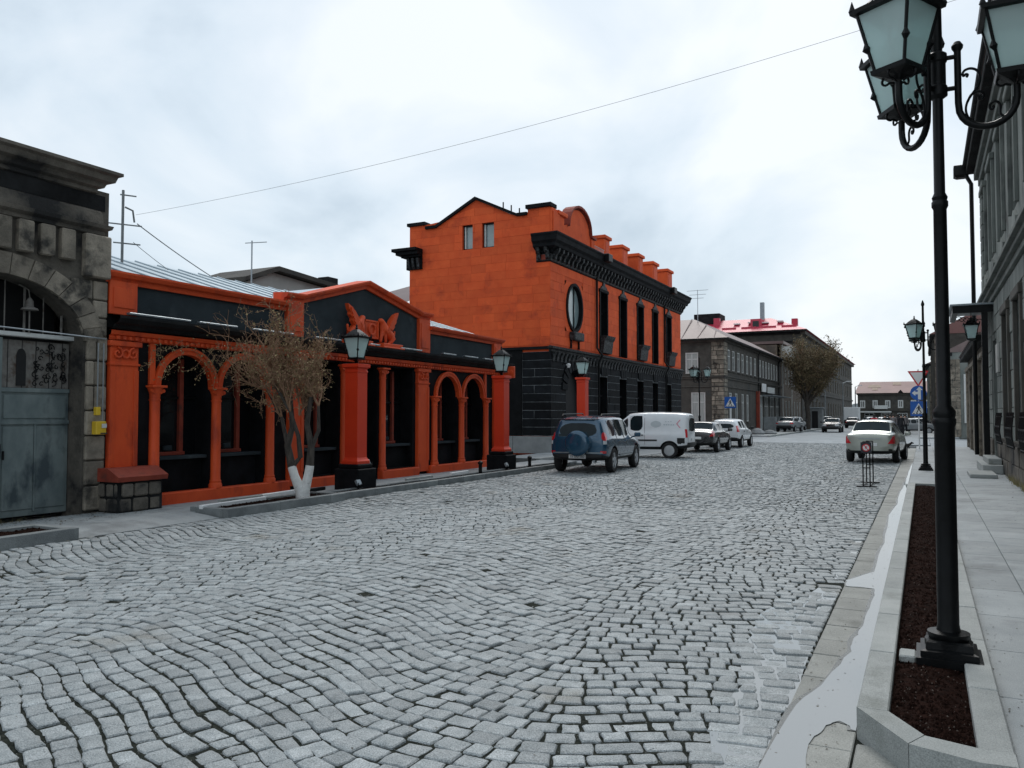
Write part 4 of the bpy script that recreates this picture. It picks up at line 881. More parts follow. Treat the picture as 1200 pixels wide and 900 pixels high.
for k in range(3): MB().prism([(OY - .125, 8.42), (OY - .2, 8.5), (OY - .28, 8.9), (OY - .125, 8.9)], 'x', OW + .0 + k * .26, OW + .12 + k * .26).build('bracket', 'carved_black', ob)
# gable coping
def strip(pts, d0, d1, th, name, m):
    for (a, b_) in zip(pts, pts[1:]):
        MB().prism([(a[0], a[1]), (b_[0], b_[1]), (b_[0], b_[1] + th), (a[0], a[1] + th)], 'y', d0, d1).build(name, m, ob)
strip([(OW - .08, 10.43), (-20.25, 10.43)], OY - .14, OY + .35, .14, 'gable_coping', 'black_stone')
strip([(-20.249, 10.22), (-19.7, 10.22), (-17.62, 11.28)], OY - .12, OY + .35, .13, 'gable_coping', 'black_stone'); strip([(-17.619, 11.28), (-15.56, 10.3), (-15.06, 10.3)], OY - .119, OY + .35, .13, 'gable_coping', 'black_stone')
strip([(-15.1, 10.56), (OX + .1, 10.56)], OY - .14, OY + .5, .16, 'gable_coping', 'black_stone')
# attic on the street side: corner pier, segmental pediment, chimney-like piers
ax = OX + .1
q = MB().box(ax - .4, ax, OY + .002, 32.2, 9.3, 10.52).box(ax, ax + .05, OY + .05, OY + .7, 9.36, 10.4, 0, .01); q.build('attic_pier', 'orange_tuff', ob); box('attic_cap', 'orange_tuff', ob, ax - .4, ax + .1, OY + .52, 32.4, 10.34, 10.52, .02)
n = 12; P = [(32.2, 9.32), (35.7, 9.32), (35.7, 10.0)] + [(33.95 + 1.25 * math.cos(math.pi * i / n), 10.15 + .9 * math.sin(math.pi * i / n)) for i in range(n + 1)] + [(32.2, 10.0)]
MB().prism(P, 'x', ax - .35, ax - .02).build('attic_pediment', 'orange_tuff', ob)
path = [(35.85, 10.02), (35.3, 10.05)] + [(33.95 + 1.32 * math.cos(math.pi * i / n), 10.17 + .96 * math.sin(math.pi * i / n)) for i in range(n + 1)] + [(32.6, 10.05)]
for (a, b_) in zip(path, path[1:]): MB().prism([a, b_, (b_[0], b_[1] + .1), (a[0], a[1] + .1)], 'x', ax - .4, ax + .12).build('pediment_coping', 'red_slab', ob)
box('attic_pilaster', 'orange_tuff', ob, ax - .018, ax + .05, 35.35, 35.75, 9.36, 10.0, .01)
MB().prism([(-15.4, 9.6), (-14.2, 9.6), (-14.2, 10.1), (-15.4, 10.9)], 'y', 32.3, 35.4).build('attic_roof', 'zinc', ob)
for (a, b_, h) in ((37.3, 38.1, 10.45), (39.9, 40.9, 10.45), (42.6, 43.5, 10.48), (45.3, 46.3, 10.5), (48.3, 49.4, 10.55)):
    pq = box('parapet_pier', 'orange_tuff', ob, ax - .75, ax - .05, a, b_, 9.3, h, .02); box('cap', 'orange_tuff', pq, ax - .83, ax + .04, a - .09, b_ + .09, h + .001, h + .17, .02); box('panel', 'orange_paint', pq, ax - .049, ax - .03, a + .2, b_ - .2, 9.5, h - .12)
for k in range(9): MB().tube([(ax, 35.85 + k * .15, 9.35), (ax, 35.85 + k * .15, 9.8)], .012, 5).build('railing_bar', 'steel', ob)
MB().tube([(ax, 35.8, 9.8), (ax, 37.15, 9.8)], .015, 5).build('railing_bar', 'steel', ob)
MB().prism([(OX - .3, 9.35), (-17.6, 10.9), (OW, 10.0), (OW, 9.3)], 'y', OY + .4, OE).build('roof', 'zinc', ob)
box('dormer', 'steel', ob, -15.6, -14.9, 41.2, 42.4, 9.9, 10.6, .03)
for (a, b_) in ((-18.31, -17.78), (-17.30, -16.70)):
    wn = box('window', 'glass_pale', ob, a, b_, OY + .2, OY + .24, 9.08, 10.2); q = MB().box(a, a + .06, OY + .12, OY + .199, 9.08, 10.2).box(b_ - .06, b_, OY + .12, OY + .199, 9.08, 10.2).box(a + .06, b_ - .06, OY + .12, OY + .199, 9.08, 9.14).box(a + .06, b_ - .06, OY + .12, OY + .199, 10.14, 10.2); q.build('frame', 'iron', wn)
    box('shutter', 'window_white', wn, a + .07, a + .12, OY + .1, OY + .19, 9.15, 10.13)
for y in (36.15, 47.5):
    MB().tube([(OX + .5, y, 9.1), (OX + .4, y, 8.9), (OX + .1, y, 8.5), (OX + .1, y, 4.9), (OX + .32, y + .12, 4.55), (OX + .14, y + .12, 4.2), (OX + .14, y + .12, .3)], .055, 8).build('downpipe', 'iron', ob, smooth=True); box('rain_hopper', 'iron', ob, OX + .42, OX + .82, y - .28, y + .28, 9.0, 9.38, .03)
for k in range(3): MB().tube([(-16.4 + k * .4, OY + .3, 10.6 - k * .15), (-16.4 + k * .4, OY + .3, 11.1 - k * .18)], .03, 6).build('roof_vent', 'iron', ob)
wl = thing('wall_lamp', 'small pale wall lamp on the black ground floor by its arched door', 'lamp', (OX + .03, 32.1, 3.9)); MB().tube([(0, 0, 0), (.25, 0, .05), (.3, 0, -.02)], .02, 6).build('arm', 'iron', wl, local=True); MB().lathe([(.05, -.16), (.11, -.02), (.05, .02)], 10, (.3, 0, 0)).build('shade', 'white_paint', wl, local=True)
# ================================================================ FARTHER BUILDINGS
def win(parent, plane, c, a0, a1, z0, z1, sgn=1, pane='glass', frame='window_white', d=.12, t=.07, mull=1, rail=True, sill=None, arch=False):
    """a window: pane set back, casing with bars, optional sill"""
    def B(q, x0, x1, y0, y1, u0, u1, **k):
        if plane == 'x': q.box(x0, x1, y0, y1, u0, u1, **k)
        else: q.box(y0, y1, x0, x1, u0, u1, **k)
    w_ = MB(); B(w_, c - sgn * d, c - sgn * (d - .02), a0, a1, z0, z1); w_ = w_.build('window', pane, parent); f_ = MB(); p0, p1 = c - sgn * (d - .021), c - sgn * (d - .07)
    B(f_, p0, p1, a0, a0 + t, z0, z1); B(f_, p0, p1, a1 - t, a1, z0, z1); B(f_, p0, p1, a0 + t, a1 - t, z1 - t, z1); B(f_, p0, p1, a0 + t, a1 - t, z0, z0 + t)
    for k in range(mull): m_ = a0 + (a1 - a0) * (k + 1) / (mull + 1); B(f_, p0, c - sgn * (d - .055), m_ - t * .35, m_ + t * .35, z0 + t, z1 - t)
    if rail: zr = z0 + (z1 - z0) * .68; B(f_, p0, c - sgn * (d - .05), a0 + t, a1 - t, zr - t * .35, zr + t * .35)
    f_.build('frame', frame, w_)
    if sill: s_ = MB(); B(s_, c + sgn * .002, c + sgn * .12, a0 - .12, a1 + .12, z0 - .12, z0 - .005); s_.build('sill', sill, w_)
    return w_
# ---- two storey grey house past the side street
h2 = thing('grey_stone_house', 'two storey grey tuff house with plum tin roof past the side street', 'building', (-19, 78, 0))
HX, HY, HE = -14., 64., 92.8
up = []; y = 65.6
for k in range(7): up.append((y, y + 1.15)); y += 2.05 if k % 2 else 1.75
up2 = [(79.7 + k * 1.62, 80.8 + k * 1.62) for k in range(8)]
lo = [(66.0, 67.2), (68.3, 69.5), (71.0, 72.2), (73.2, 74.3)]
hu = [(a, b_, 5.3, 7.0) for a, b_ in up + up2]; hl = [(a, b_, 1.1, 3.5) for a, b_ in lo]; shop = [(79.4, 81.4, .3, 3.6), (82.2, 84.6, .3, 3.6), (85.4, 88.0, .3, 3.6), (89, 91.5, .3, 3.6)]
mb = MB(); holes_wall(mb, 'x', HX, HY, HE, 0, 7.75, hu + hl + shop, .2)
gl = [(-17.05, -16.0, 5.0, 6.7), (-16.6, -15.45, 1.0, 3.5), (-18.4, -17.5, 1.0, 3.5), (-19.2, -18.2, 5.0, 6.7)]
holes_wall(mb, 'y', HY, -24, HX, 0, 7.75, gl, .2, sgn=-1); mb.quad((HX, HE, 0), (-24, HE, 0), (-24, HE, 7.75), (HX, HE, 7.75)); mb.build('wall', 'tuff_grey', h2)
for a, b_ in up + up2: win(h2, 'x', HX, a, b_, 5.3, 7.0, t=.09, sill='tuff_grey')
for a, b_ in lo: win(h2, 'x', HX, a, b_, 1.1, 3.5, t=.1, sill='tuff_grey')
for a in gl: win(h2, 'y', HY, *a, sgn=-1, t=.1, pane='curtain' if a[3] > 6 or a[0] > -17 else 'glass')
for h in shop: win(h2, 'x', HX, *h, pane='glass_pale' if h[0] < 80 else 'glass', t=.12, mull=2)
rb = random.Random(6)
blocks(h2, 'quoin', 'tuff_pale', 'y', HY, -14.95, HX + .03, .3, 7.5, .36, .5, .95, proud=.05, gap=.05, bev=0, sgn=-1, rng=rb); blocks(h2, 'quoin', 'tuff_pale', 'x', HX, HY - .04, 65.3, .3, 7.5, .36, .6, 1.25, proud=.05, gap=.05, bev=0, rng=rb)
for (z0, z1, p) in ((4.55, 4.7, .1), (4.7, 4.82, .18), (3.9, 4.0, .08), (7.5, 7.76, .2)): box('string_course', 'tuff_grey', h2, HX + .001, HX + p, HY - p, HE, z0, z1 - .002, .01); box('string_course', 'tuff_grey', h2, -24, HX + .0005, HY - p, HY - .001, z0, z1 - .002, .01)
MB().add([(-13.5, 63.4, 7.75), (-13.5, 93, 7.75), (-17, 93, 9.7), (-17, 67, 9.7), (-24, 63.4, 7.75), (-21, 67, 9.7), (-24, 93, 7.75), (-21, 93, 9.7)], [(0, 1, 2, 3), (4, 0, 3, 5), (3, 2, 7, 5), (4, 5, 7, 6), (0, 4, 6, 1)]).build('roof', 'plum_roof', h2)
box('eaves_board', 'soot', h2, -13.52, -13.46, 63.4, 93, 7.62, 7.76); box('eaves_board', 'soot', h2, -24, -13.53, 63.36, 63.42, 7.62, 7.75)
for k in range(7):
    x = -14.6 - k * 1.3; MB().tube([(x, 63.5, 7.8), (min(x + .0, -17.2) if x < -17 else x - (x + 13.5) * .2 - .3, 63.5 + 3.4 * min(1, (-13.5 - x) / 3.5 if x > -17 else 1), 7.79 + 1.95 * min(1, (-13.5 - x) / 3.5 if x > -17 else 1))], .03, 5).build('roof_seam', 'plum_roof', h2)
for y in (78.4, 90.5): MB().tube([(HX + .3, y, 7.6), (HX + .12, y, 7.3), (HX + .12, y, .3)], .06, 6).build('downpipe', 'soot', h2)
box('red_downpipe_case', 'red_slab', h2, HX + .03, HX + .3, 77.6, 78.1, .1, 3.9)
for i, (a, b_, z0, z1, m) in enumerate(((79.6, 81.6, 3.9, 4.7, 'white_paint'), (82.6, 86.6, 3.85, 4.45, 'window_white'))):
    o = box('shop_sign', m, None, HX + .2, HX + .3, a, b_, z0, z1, .01); tag(o, ['pale square shop sign above the glazed shopfront', 'long white blank shop sign beside the square one'][i], 'sign')
aw = box('awning', 'flashing', None, HX + .13, HX + 1.2, 80, 91.5, 3.5, 3.6, .02); tag(aw, 'thin metal shop awning on the grey stone house', 'awning')
sp = thing('shop_stairs', 'pale stepped shop entrance wall under the awning', 'stairs', (-13.2, 85, 0))
for k in range(4): box('step', 'plinth_grey', sp, HX + .01, HX + 1.6 - k * .35, 82, 85, k * .17, k * .17 + .168)
for y in (81.4, 86.2, 89.4): box('parapet', 'plinth_grey', sp, HX + .01, HX + 1.2, y, y + .5, 0, 1.5, .03)
an = thing('tv_antenna', 'thin tv antenna on the plum roof of the grey house', 'antenna', (-16.6, 66.4, 9.2)); MB().tube([(0, 0, 0), (0, 0, 2.9)], .03, 5).build('mast', 'steel', an, local=True)
for k, z in enumerate((2.85, 2.5, 2.2)): MB().tube([(-.9 + k * .2, 0, z), (.9 - k * .2, 0, z)], .018, 5).build('element', 'steel', an, local=True)
# ---- brown middle building
h3 = thing('brown_house', 'narrow brown plastered house with white balcony boxes behind the bushy tree', 'building', (-18, 101, 0))
mw = [(94.4 + k * 2.3, 95.5 + k * 2.3, z, z + 2.3) for k in range(7) for z in (1.0, 5.2)]
mb = MB(); holes_wall(mb, 'x', -14.1, 92.9, 109.9, 0, 9.6, mw, .2); mb.box(-30, -14.4, 92.9, 109.9, 0, 9.5); mb.build('wall', 'brown_brick', h3)
for m in mw: win(h3, 'x', -14.1, *m, t=.1)
box('roof', 'plum_roof', h3, -30, -13.7, 92.85, 109.95, 9.6, 9.9); box('gas_pipe', 'window_white', h3, -13.95, -13.85, 93.3, 93.4, .5, 9.5); box('gas_pipe', 'window_white', h3, -13.95, -13.85, 100.2, 100.3, .5, 8.5)
for (a, b_) in ((93.4, 97.5), (98.5, 104)):
    bq = box('balcony', 'window_white', h3, -14.08, -13.0, a, b_, 8.0, 9.3, .02); win(bq, 'x', -12.99, a + .1, b_ - .1, 8.5, 9.25, d=.0, mull=4, rail=False)
# ---- large red roofed block
h4 = thing('red_roofed_block', 'tall dark stone block with a bright red metal roof', 'building', (-30, 150, 0))
bw = []
for k in range(19):
    y = 112 + k * 4.2
    for z in (1.4, 5.4, 9.2): bw.append((y, y + 1.7, z, z + 2.3))
mb = MB(); holes_wall(mb, 'x', -14, 110, 192, 0, 12.6, bw, .25); mb.box(-48, -14.3, 110.0, 191.9, 0, 12.55); mb.quad((-14, 110, 0), (-14.3, 110, 0), (-14.3, 110, 12.6), (-14, 110, 12.6)); mb.quad((-14, 192, 0), (-14.3, 192, 0), (-14.3, 192, 12.6), (-14, 192, 12.6)); mb.build('wall', 'tuff_grey', h4)
for b0 in bw: win(h4, 'x', -14, *b0, t=.12, frame='tuff_pale', rail=False)
for (z0, z1, p) in ((4.6, 4.9, .2), (8.3, 8.5, .15), (12.2, 12.7, .5)): box('string_course', 'tuff_grey', h4, -14.28, -14 + p, 109.9, 192.1, z0, z1)
for (z0, z1) in ((11.2, 11.35), (12.25, 12.6)): box('string_course', 'soot', h4, -48, -14.1, 109.7, 109.98, z0, z1)
MB().add([(-13.2, 109, 12.75), (-13.2, 193, 12.75), (-18.5, 186, 16), (-18.5, 114.5, 15), (-49, 109, 12.75), (-44, 114.5, 15), (-49, 193, 12.75), (-44, 186, 16)], [(0, 1, 2, 3), (4, 0, 3, 5), (3, 2, 7, 5), (4, 5, 7, 6), (0, 4, 6, 1)]).build('roof', 'red_roof', h4)
box('fascia', 'soot', h4, -49, -13.3, 109.1, 109.3, 12.5, 12.74)
for k in range(9): box('snow_guard', 'red_roof', h4, -16.5 - k * 2.6, -14.6 - k * 2.6, 110.3, 110.45, 13.2, 13.5)
dm = box('dormer', 'red_roof', h4, -20.6, -19.2, 110.9, 113, 13.3, 14.6, .02); box('pane', 'glass', dm, -20.3, -19.5, 110.86, 110.89, 13.5, 14.3)
for (x, y, w_, h, m) in ((-19.6, 114, .55, 17.2, 'flashing'), (-27, 113, 3.6, 15.9, 'soot'), (-25.4, 112, .8, 15.1, 'red_roof'), (-15.9, 118, .8, 15.2, 'red_roof'), (-19, 150, 1.6, 16.4, 'red_roof'), (-19, 180, 1.6, 16.6, 'red_roof')): box('chimney', m, h4, x - w_ / 2, x + w_ / 2, y, y + w_, 13.5, h, .02)
for k in range(4): box('skylight', 'white_paint', h4, -23 + k * 1.9, -22.2 + k * 1.9, 111.6, 112.4, 14.05 + (k % 2) * .1, 14.2 + (k % 2) * .1)
# ---- house closing the street
h5 = thing('pink_roofed_house', 'long two storey house with pinkish patched roof closing the street', 'building', (-4, 206, 0))
ew = [(-12.9 + k * 2.6, -11.8 + k * 2.6, 3.2, 5.0) for k in range(9)]
mb = MB(); holes_wall(mb, 'y', 200, -13.4, 12, 0, 6.6, ew + [(-12 + k * 3.4, -10 + k * 3.4, .3, 2.1) for k in range(7)], .25, sgn=-1); mb.box(-13.4, 12, 200.3, 212, 0, 6.5); mb.quad((-13.4, 200, 0), (-13.4, 200.3, 0), (-13.4, 200.3, 6.6), (-13.4, 200, 6.6)); mb.build('wall', 'tuff_grey', h5)
for e_ in ew: win(h5, 'y', 200, *e_, sgn=-1, t=.28, mull=1, rail=False)
for k in range(7): win(h5, 'y', 200, -12 + k * 3.4, -10 + k * 3.4, .3, 2.1, sgn=-1, t=.12)
for (z0, z1) in ((2.5, 2.75), (6.2, 6.6)): box('string_course', 'tuff_grey', h5, -13.6, 12, 199.6, 199.98, z0, z1)
MB().add([(-14, 199.2, 6.6), (12.5, 199.2, 6.6), (10, 206, 9.3), (-13.2, 206, 9.4), (-14, 213, 6.6), (12.5, 213, 6.6)], [(0, 1, 2, 3), (4, 0, 3), (4, 3, 2, 5), (1, 5, 2), (0, 4, 5, 1)]).build('roof', 'pink_roof', h5)
mat('tan_patch', (.36, .28, .21), (.30, .22, .17), rough=.8, scale=1)
for (a, b_, z) in ((-11.3, -8.6, 7.9), (-10.4, -9.2, 7.3), (-6.2, -4.4, 8.5)): MB().add([(a, 199.2 + (z - 6.6) * 2.43 - .04, z + .02), (b_, 199.2 + (z - 6.6) * 2.43 - .04, z + .02), (b_ - .2, 199.2 + (z - 5.9) * 2.43 - .04, z + .72), (a + .1, 199.2 + (z - 5.9) * 2.43 - .04, z + .72)], [(0, 1, 2, 3)]).build('roof_patch', 'tan_patch', h5)
box('shop_canopy', 'window_white', h5, -13.3, -6.4, 198, 199.5, 2.2, 2.5); box('balcony', 'window_white', h5, -9.9, -7.2, 199, 199.9, 3.0, 3.8)
for k in range(3): MB().prism([(-5 + k * 4, 6.7), (-4 + k * 4, 6.7), (-4.5 + k * 4, 7.3)], 'y', 199, 201.5).build('dormer', 'soot', h5)
hill = MB()
for k in range(40):
    a = k * 22 - 440; h = 14 + 6 * math.sin(k * .7) + 4 * math.sin(k * 1.9); hill.quad((a, 900, -1), (a + 22, 900, -1), (a + 22, 930, 14 + 6 * math.sin((k + 1) * .7) + 4 * math.sin((k + 1) * 1.9)), (a, 930, h))
tag(hill.build('hills', 'hill'), kind='structure')

# ---- roofs seen over the pavilion
h6 = thing('roof_behind', 'pale walled outbuilding with grey gable roof behind the pavilion', 'building', (-28, 30, 0))
MB().prism([(26.6, 0), (33.2, 0), (33.2, 8.05), (28.2, 8.35), (26.6, 7.7)], 'x', -30, -27).build('wall', 'white_wall', h6)
MB().prism([(26.1, 7.62), (28.2, 8.4), (33.6, 8.1), (33.6, 8.3), (28.2, 8.62), (26.1, 7.82)], 'x', -30.4, -26.6).build('roof', 'tuff_grey', h6); box('chimney', 'soot', h6, -27.6, -26.9, 32.0, 32.8, 7.8, 8.75, .03)
h7 = thing('courtyard_wing', 'courtyard wing with plum tin roof beside the orange gable', 'building', (-24, 33, 0))
box('wall', 'red_slab', h7, -27, OW - .05, 31.2, 38, 0, 6.6); MB().add([(-27.5, 30.7, 6.6), (OW - .02, 30.7, 6.9), (OW - .02, 36, 9.2), (-26, 36, 7.9)], [(0, 1, 2, 3)]).build('roof', 'plum_roof', h7)
for k in range(3): box('beam', 'soot', h7, -27.4, OW - .03, 30.6 - k * .04, 30.68 - k * .04, 6.2 + k * .22, 6.34 + k * .22)
# ================================================================ RIGHT SIDE
RX = 1.97
r1 = thing('right_stone_house', 'tall two storey grey green stone house along the right pavement', 'building', (6, 20, 0))
RY0, RY1, RZ = 3.0, 32.4, 10.6
lw = [(4.6, 6.0), (7.8, 9.2), (11, 12.4), (14.2, 15.6), (17.4, 18.8), (20.4, 21.7), (23.4, 24.7)]; dr = (27.6, 29.2)
uw = [(5 + k * 3.2, 6.3 + k * 3.2) for k in range(9)]
H1 = [(a, b_, 1.15, 4.3) for a, b_ in lw] + [(dr[0], dr[1], .12, 4.0)] + [(a, b_, 6.5, 9.2) for a, b_ in uw]
mb = MB(); holes_wall(mb, 'x', RX, RY0, RY1, 0, RZ, H1, .32, sgn=-1); mb.quad((RX, RY1, 0), (14, RY1, 0), (14, RY1, RZ), (RX, RY1, RZ)); mb.quad((RX, RY0, 0), (14, RY0, 0), (14, RY0, RZ), (RX, RY0, RZ)); mb.build('wall', 'tuff_green', r1)
rb = random.Random(21)
blocks(r1, 'stone_block', 'tuff_green', 'x', RX, RY0 + .02, RY1 - .9, .95, 5.1, .46, .6, 1.2, [(a - .16, b_ + .16, 1.0, 4.5) for a, b_ in lw] + [(dr[0] - .2, dr[1] + .2, 0, 4.2)], proud=.035, gap=.012, bev=.012, sgn=-1, rng=rb, jit=.012)
blocks(r1, 'plinth_stone', 'tuff', 'x', RX, RY0 + .02, RY1, .06, .94, .44, .7, 1.3, [(dr[0] - .2, dr[1] + .2, 0, 4.2)], proud=.07, gap=.015, bev=.015, sgn=-1, rng=rb, jit=.015)
blocks(r1, 'quoin', 'tuff_green', 'x', RX, RY1 - .88, RY1 + .06, .95, 10.0, .46, .5, .95, proud=.09, gap=.03, bev=.02, sgn=-1, rng=rb)
for a, b_ in lw:
    wn = win(r1, 'x', RX, a, b_, 1.15, 4.3, sgn=-1, d=.28, t=.09, frame='tuff_grey', pane='glass')
    q = MB().box(RX - .1, RX - .001, a - .16, a - .01, 1.1, 4.32, 0, .01).box(RX - .1, RX - .001, b_ + .01, b_ + .16, 1.1, 4.32, 0, .01).box(RX - .13, RX - .001, a - .2, b_ + .2, 4.33, 4.55, 0, .02); q.build('surround', 'tuff_grey', wn); box('sill', 'tuff_grey', wn, RX - .18, RX - .002, a - .18, b_ + .18, .98, 1.09, .02)
for a, b_ in uw:
    wn = win(r1, 'x', RX, a, b_, 6.5, 9.2, sgn=-1, d=.28, t=.09, frame='tuff_grey', pane='glass')
    q = MB().box(RX - .09, RX - .001, a - .15, a - .01, 6.45, 9.22, 0, .01).box(RX - .09, RX - .001, b_ + .01, b_ + .15, 6.45, 9.22, 0, .01).box(RX - .14, RX - .001, a - .2, b_ + .2, 9.23, 9.42, 0, .02); q.build('surround', 'tuff_green', wn)
    c = (a + b_) / 2; MB().prism([(c - .5, 5.75), (c + .5, 5.75), (c + .5, 6.2), (c, 6.42), (c - .5, 6.2)], 'x', RX - .06, RX - .001).build('panel', 'tuff_green', wn)
for (z0, z1, p) in ((5.15, 5.3, .1), (5.3, 5.42, .2), (5.42, 5.52, .3), (9.75, 10.0, .12), (10.0, 10.25, .24)): box('string_course', 'tuff_green', r1, RX - p, RX - .001, RY0, RY1 + p, z0, z1 - .002, .01)
box('eaves', 'soot', r1, RX - .48, RX + .3, RY0, RY1 + .35, 10.27, 10.5, .02); MB().tube([(RX - .5, RY0, 10.62), (RX - .5, RY1 + .4, 10.58)], .09, 8).build('gutter_pipe', 'soot', r1, smooth=True)
MB().add([(RX - .5, RY0, 10.5), (RX - .5, RY1 + .4, 10.5), (8, RY1 - 4, 13.4), (8, RY0 + 4, 13.4), (14, RY0, 10.6), (14, RY1 + .4, 10.6)], [(0, 1, 2, 3), (0, 3, 4), (3, 2, 5, 4), (1, 5, 2)]).build('roof', 'rust_roof', r1)
MB().lathe([(.2, 10.2), (.34, 10.28), (.34, 10.62), (.3, 10.64)], 4, (RX - .62, RY1 + .45, 0), ang=math.pi / 4, sq=False).build('rain_hopper', 'iron', r1)
MB().tube([(RX - .55, RY1 + .3, 10.4), (RX - .32, RY1 + .25, 9.9), (RX - .32, RY1 + .25, .3)], .07, 8).build('downpipe', 'iron', r1, smooth=True)
dq = box('door', 'soot', r1, RX + .2, RX + .26, dr[0], dr[1], .12, 4.0); box('panel', 'dark', dq, RX + .19, RX + .2, dr[0] + .2, dr[1] - .2, .4, 3.2)
for k in range(14):    # iron guards in front of the nearest basement lights
    pass
for i, (a, b_) in enumerate(((17.3, 18.9), (20.3, 21.8), (23.3, 24.8))):
    t = thing('window_guard', ['black wrought iron guard on the third window before the canopy door of the right house', 'black wrought iron guard on the second window before the canopy door of the right house', 'black wrought iron guard on the window next to the canopy door of the right house'][i], 'grille', (RX - .2, (a + b_) / 2, .1)); q = MB()
    for z in (.9, 1.55): q.tube([(-.05, -(b_ - a) / 2, z), (-.05, (b_ - a) / 2, z)], .02, 6)
    q.build('rail', 'iron', t, local=True); q = MB()
    for k in range(11): y_ = -(b_ - a) / 2 + (b_ - a) * k / 10; q.tube([(-.05, y_, .85), (-.1, y_, 1.2), (-.05, y_, 1.65)], .014, 5)
    for k in range(5):
        y_ = -(b_ - a) / 2 + (b_ - a) * (k + .5) / 5; q.tube([(-.1, y_ + .1 * math.cos(s_ * .6), 1.2 + .12 * math.sin(s_ * .6)) for s_ in range(11)], .012, 5)
    q.build('bars', 'iron', t, local=True)
stp = thing('door_steps', 'low stone steps in front of the canopy door', 'steps', (1.4, 25, .1))
box('step', 'kerb_stone', stp, 1.02, 1.62, 23.4, 25.2, .1, .2, .015); box('step', 'kerb_stone', stp, 1.4, 1.89, 25.25, 28, .1, .34, .015); box('step', 'kerb_stone', stp, 1.56, 1.88, 25.6, 28, .342, .5, .015)
cn_ = thing('door_canopy', 'black iron canopy on a post over the right pavement', 'canopy', (1.4, 30, .1))
box('roof_plate', 'flashing', cn_, .78, 1.95, 28.2, 31.2, 5.05, 5.11, .01); box('beam', 'iron', cn_, .85, 1.93, 28.25, 28.4, 4.83, 5.04); box('beam', 'iron', cn_, .85, 1.0, 28.41, 31.1, 4.83, 5.04)
MB().box(1.62, 1.78, 28.24, 28.40, .1, 4.825, 0, .01).box(1.55, 1.85, 28.17, 28.47, .1, .3, 0, .01).build('post', 'iron', cn_)
q = MB()
for k in range(6):
    c = (1.0 + k * .11, 28.3, 4.64 - k * .02); q.tube([(c[0] + (.1 - s_ * .006) * math.cos(s_ * .55), c[1], c[2] + (.1 - s_ * .006) * math.sin(s_ * .55)) for s_ in range(14)], .012, 5)
q.build('scrollwork', 'iron', cn_)
hl_ = thing('hanging_lantern', 'small black lantern hanging under the door canopy', 'lantern', (1.36, 28.6, 4.05)); lantern(hl_, 0, 1.1); MB().tube([(0, 0, .55), (0, 0, .85)], .012, 5).build('chain', 'iron', hl_, local=True)
sg = box('enamel_sign', 'white_wall', None, RX - .1, RX - .05, 26.2, 26.9, 2.9, 3.7); tag(sg, 'pale blank rectangular plate on the right house by the canopy', 'sign')
def low_house(x, y0, y1, h, m, rm, label, rz=2.2, nwin=4):
    t = thing('terrace_house', label, 'building', (x + 3, (y0 + y1) / 2, 0)); q = MB(); st_ = (y1 - y0) / nwin; hs = [(y0 + st_ * (k + .3), y0 + st_ * (k + .7), 1.0, h - 1.3) for k in range(nwin)]
    holes_wall(q, 'x', x, y0, y1, 0, h, hs, .22, sgn=-1); q.quad((x, y0, 0), (x + 9, y0, 0), (x + 9, y0, h), (x, y0, h)); q.quad((x, y1, 0), (x + 9, y1, 0), (x + 9, y1, h), (x, y1, h)); q.build('wall', m, t)
    for h_ in hs: win(t, 'x', x, *h_, sgn=-1, t=.1, frame='tuff_pale')
    for k in range(3):
        if y0 > 60: win(t, 'y', y0, x + .9 + k * 2.4, x + 1.9 + k * 2.4, 1.1, h - 1.6, sgn=-1, d=-.03, t=.12, frame='window_white')
    if y0 > 60: blocks(t, 'quoin', 'tuff_pale', 'y', y0, x, x + .7, .1, h - .5, .5, .35, .7, proud=.05, gap=.03, bev=0, sgn=-1)
    for k in range(nwin + 1): yy = y0 + st_ * k; box('pilaster', m, t, x - .1, x - .001, max(y0, yy - .2), min(y1, yy + .2), .05, h - .5, .01)
    box('cornice', 'soot', t, x - .35, x + .2, y0 - .05, y1 + .05, h - .25, h, .02); box('string_course', m, t, x - .14, x - .002, y0, y1, h - .75, h - .6)
    MB().prism([(x - .4, h), (x + 9, h), (x + 4.5, h + rz)], 'y', y0 - .04, y1 + .04).build('roof', rm, t); return t
low_house(2.0, 32.95, 46, 4.55, 'tuff_pale', 'rust_roof', 'low stone house with dark cornice just past the door canopy', 1.6)
low_house(1.7, 66, 84, 6.2, 'tuff_green', 'rust_roof', 'low grey green house past the right side street', 2.6)
low_house(1.0, 84.3, 112, 9.2, 'tuff_grey', 'pink_roof', 'taller grey house with pink roof far down the right side', 2.6, 6)
low_house(.7, 112.3, 150, 8.0, 'tuff_green', 'rust_roof', 'pale grey green house at the far right end of the street', 2.2, 7)
pf = MB().box(-.3, 2.2, 64.0, 150, -.3, .1).box(-.9, 60, 46.02, 46.3, -.3, .06).build('pavement_far', 'slab'); tag(pf, kind='structure')
pf2 = MB().box(-14, -10.6, 63.3, 200, -.3, .12).build('pavement_far_left', 'slab'); tag(pf2, kind='structure')
kl = MB().box(-10.598, -10.4, 63.3, 125, -.3, .14, 0, .02).build('kerb_far', 'kerb_stone'); tag(kl, kind='structure')
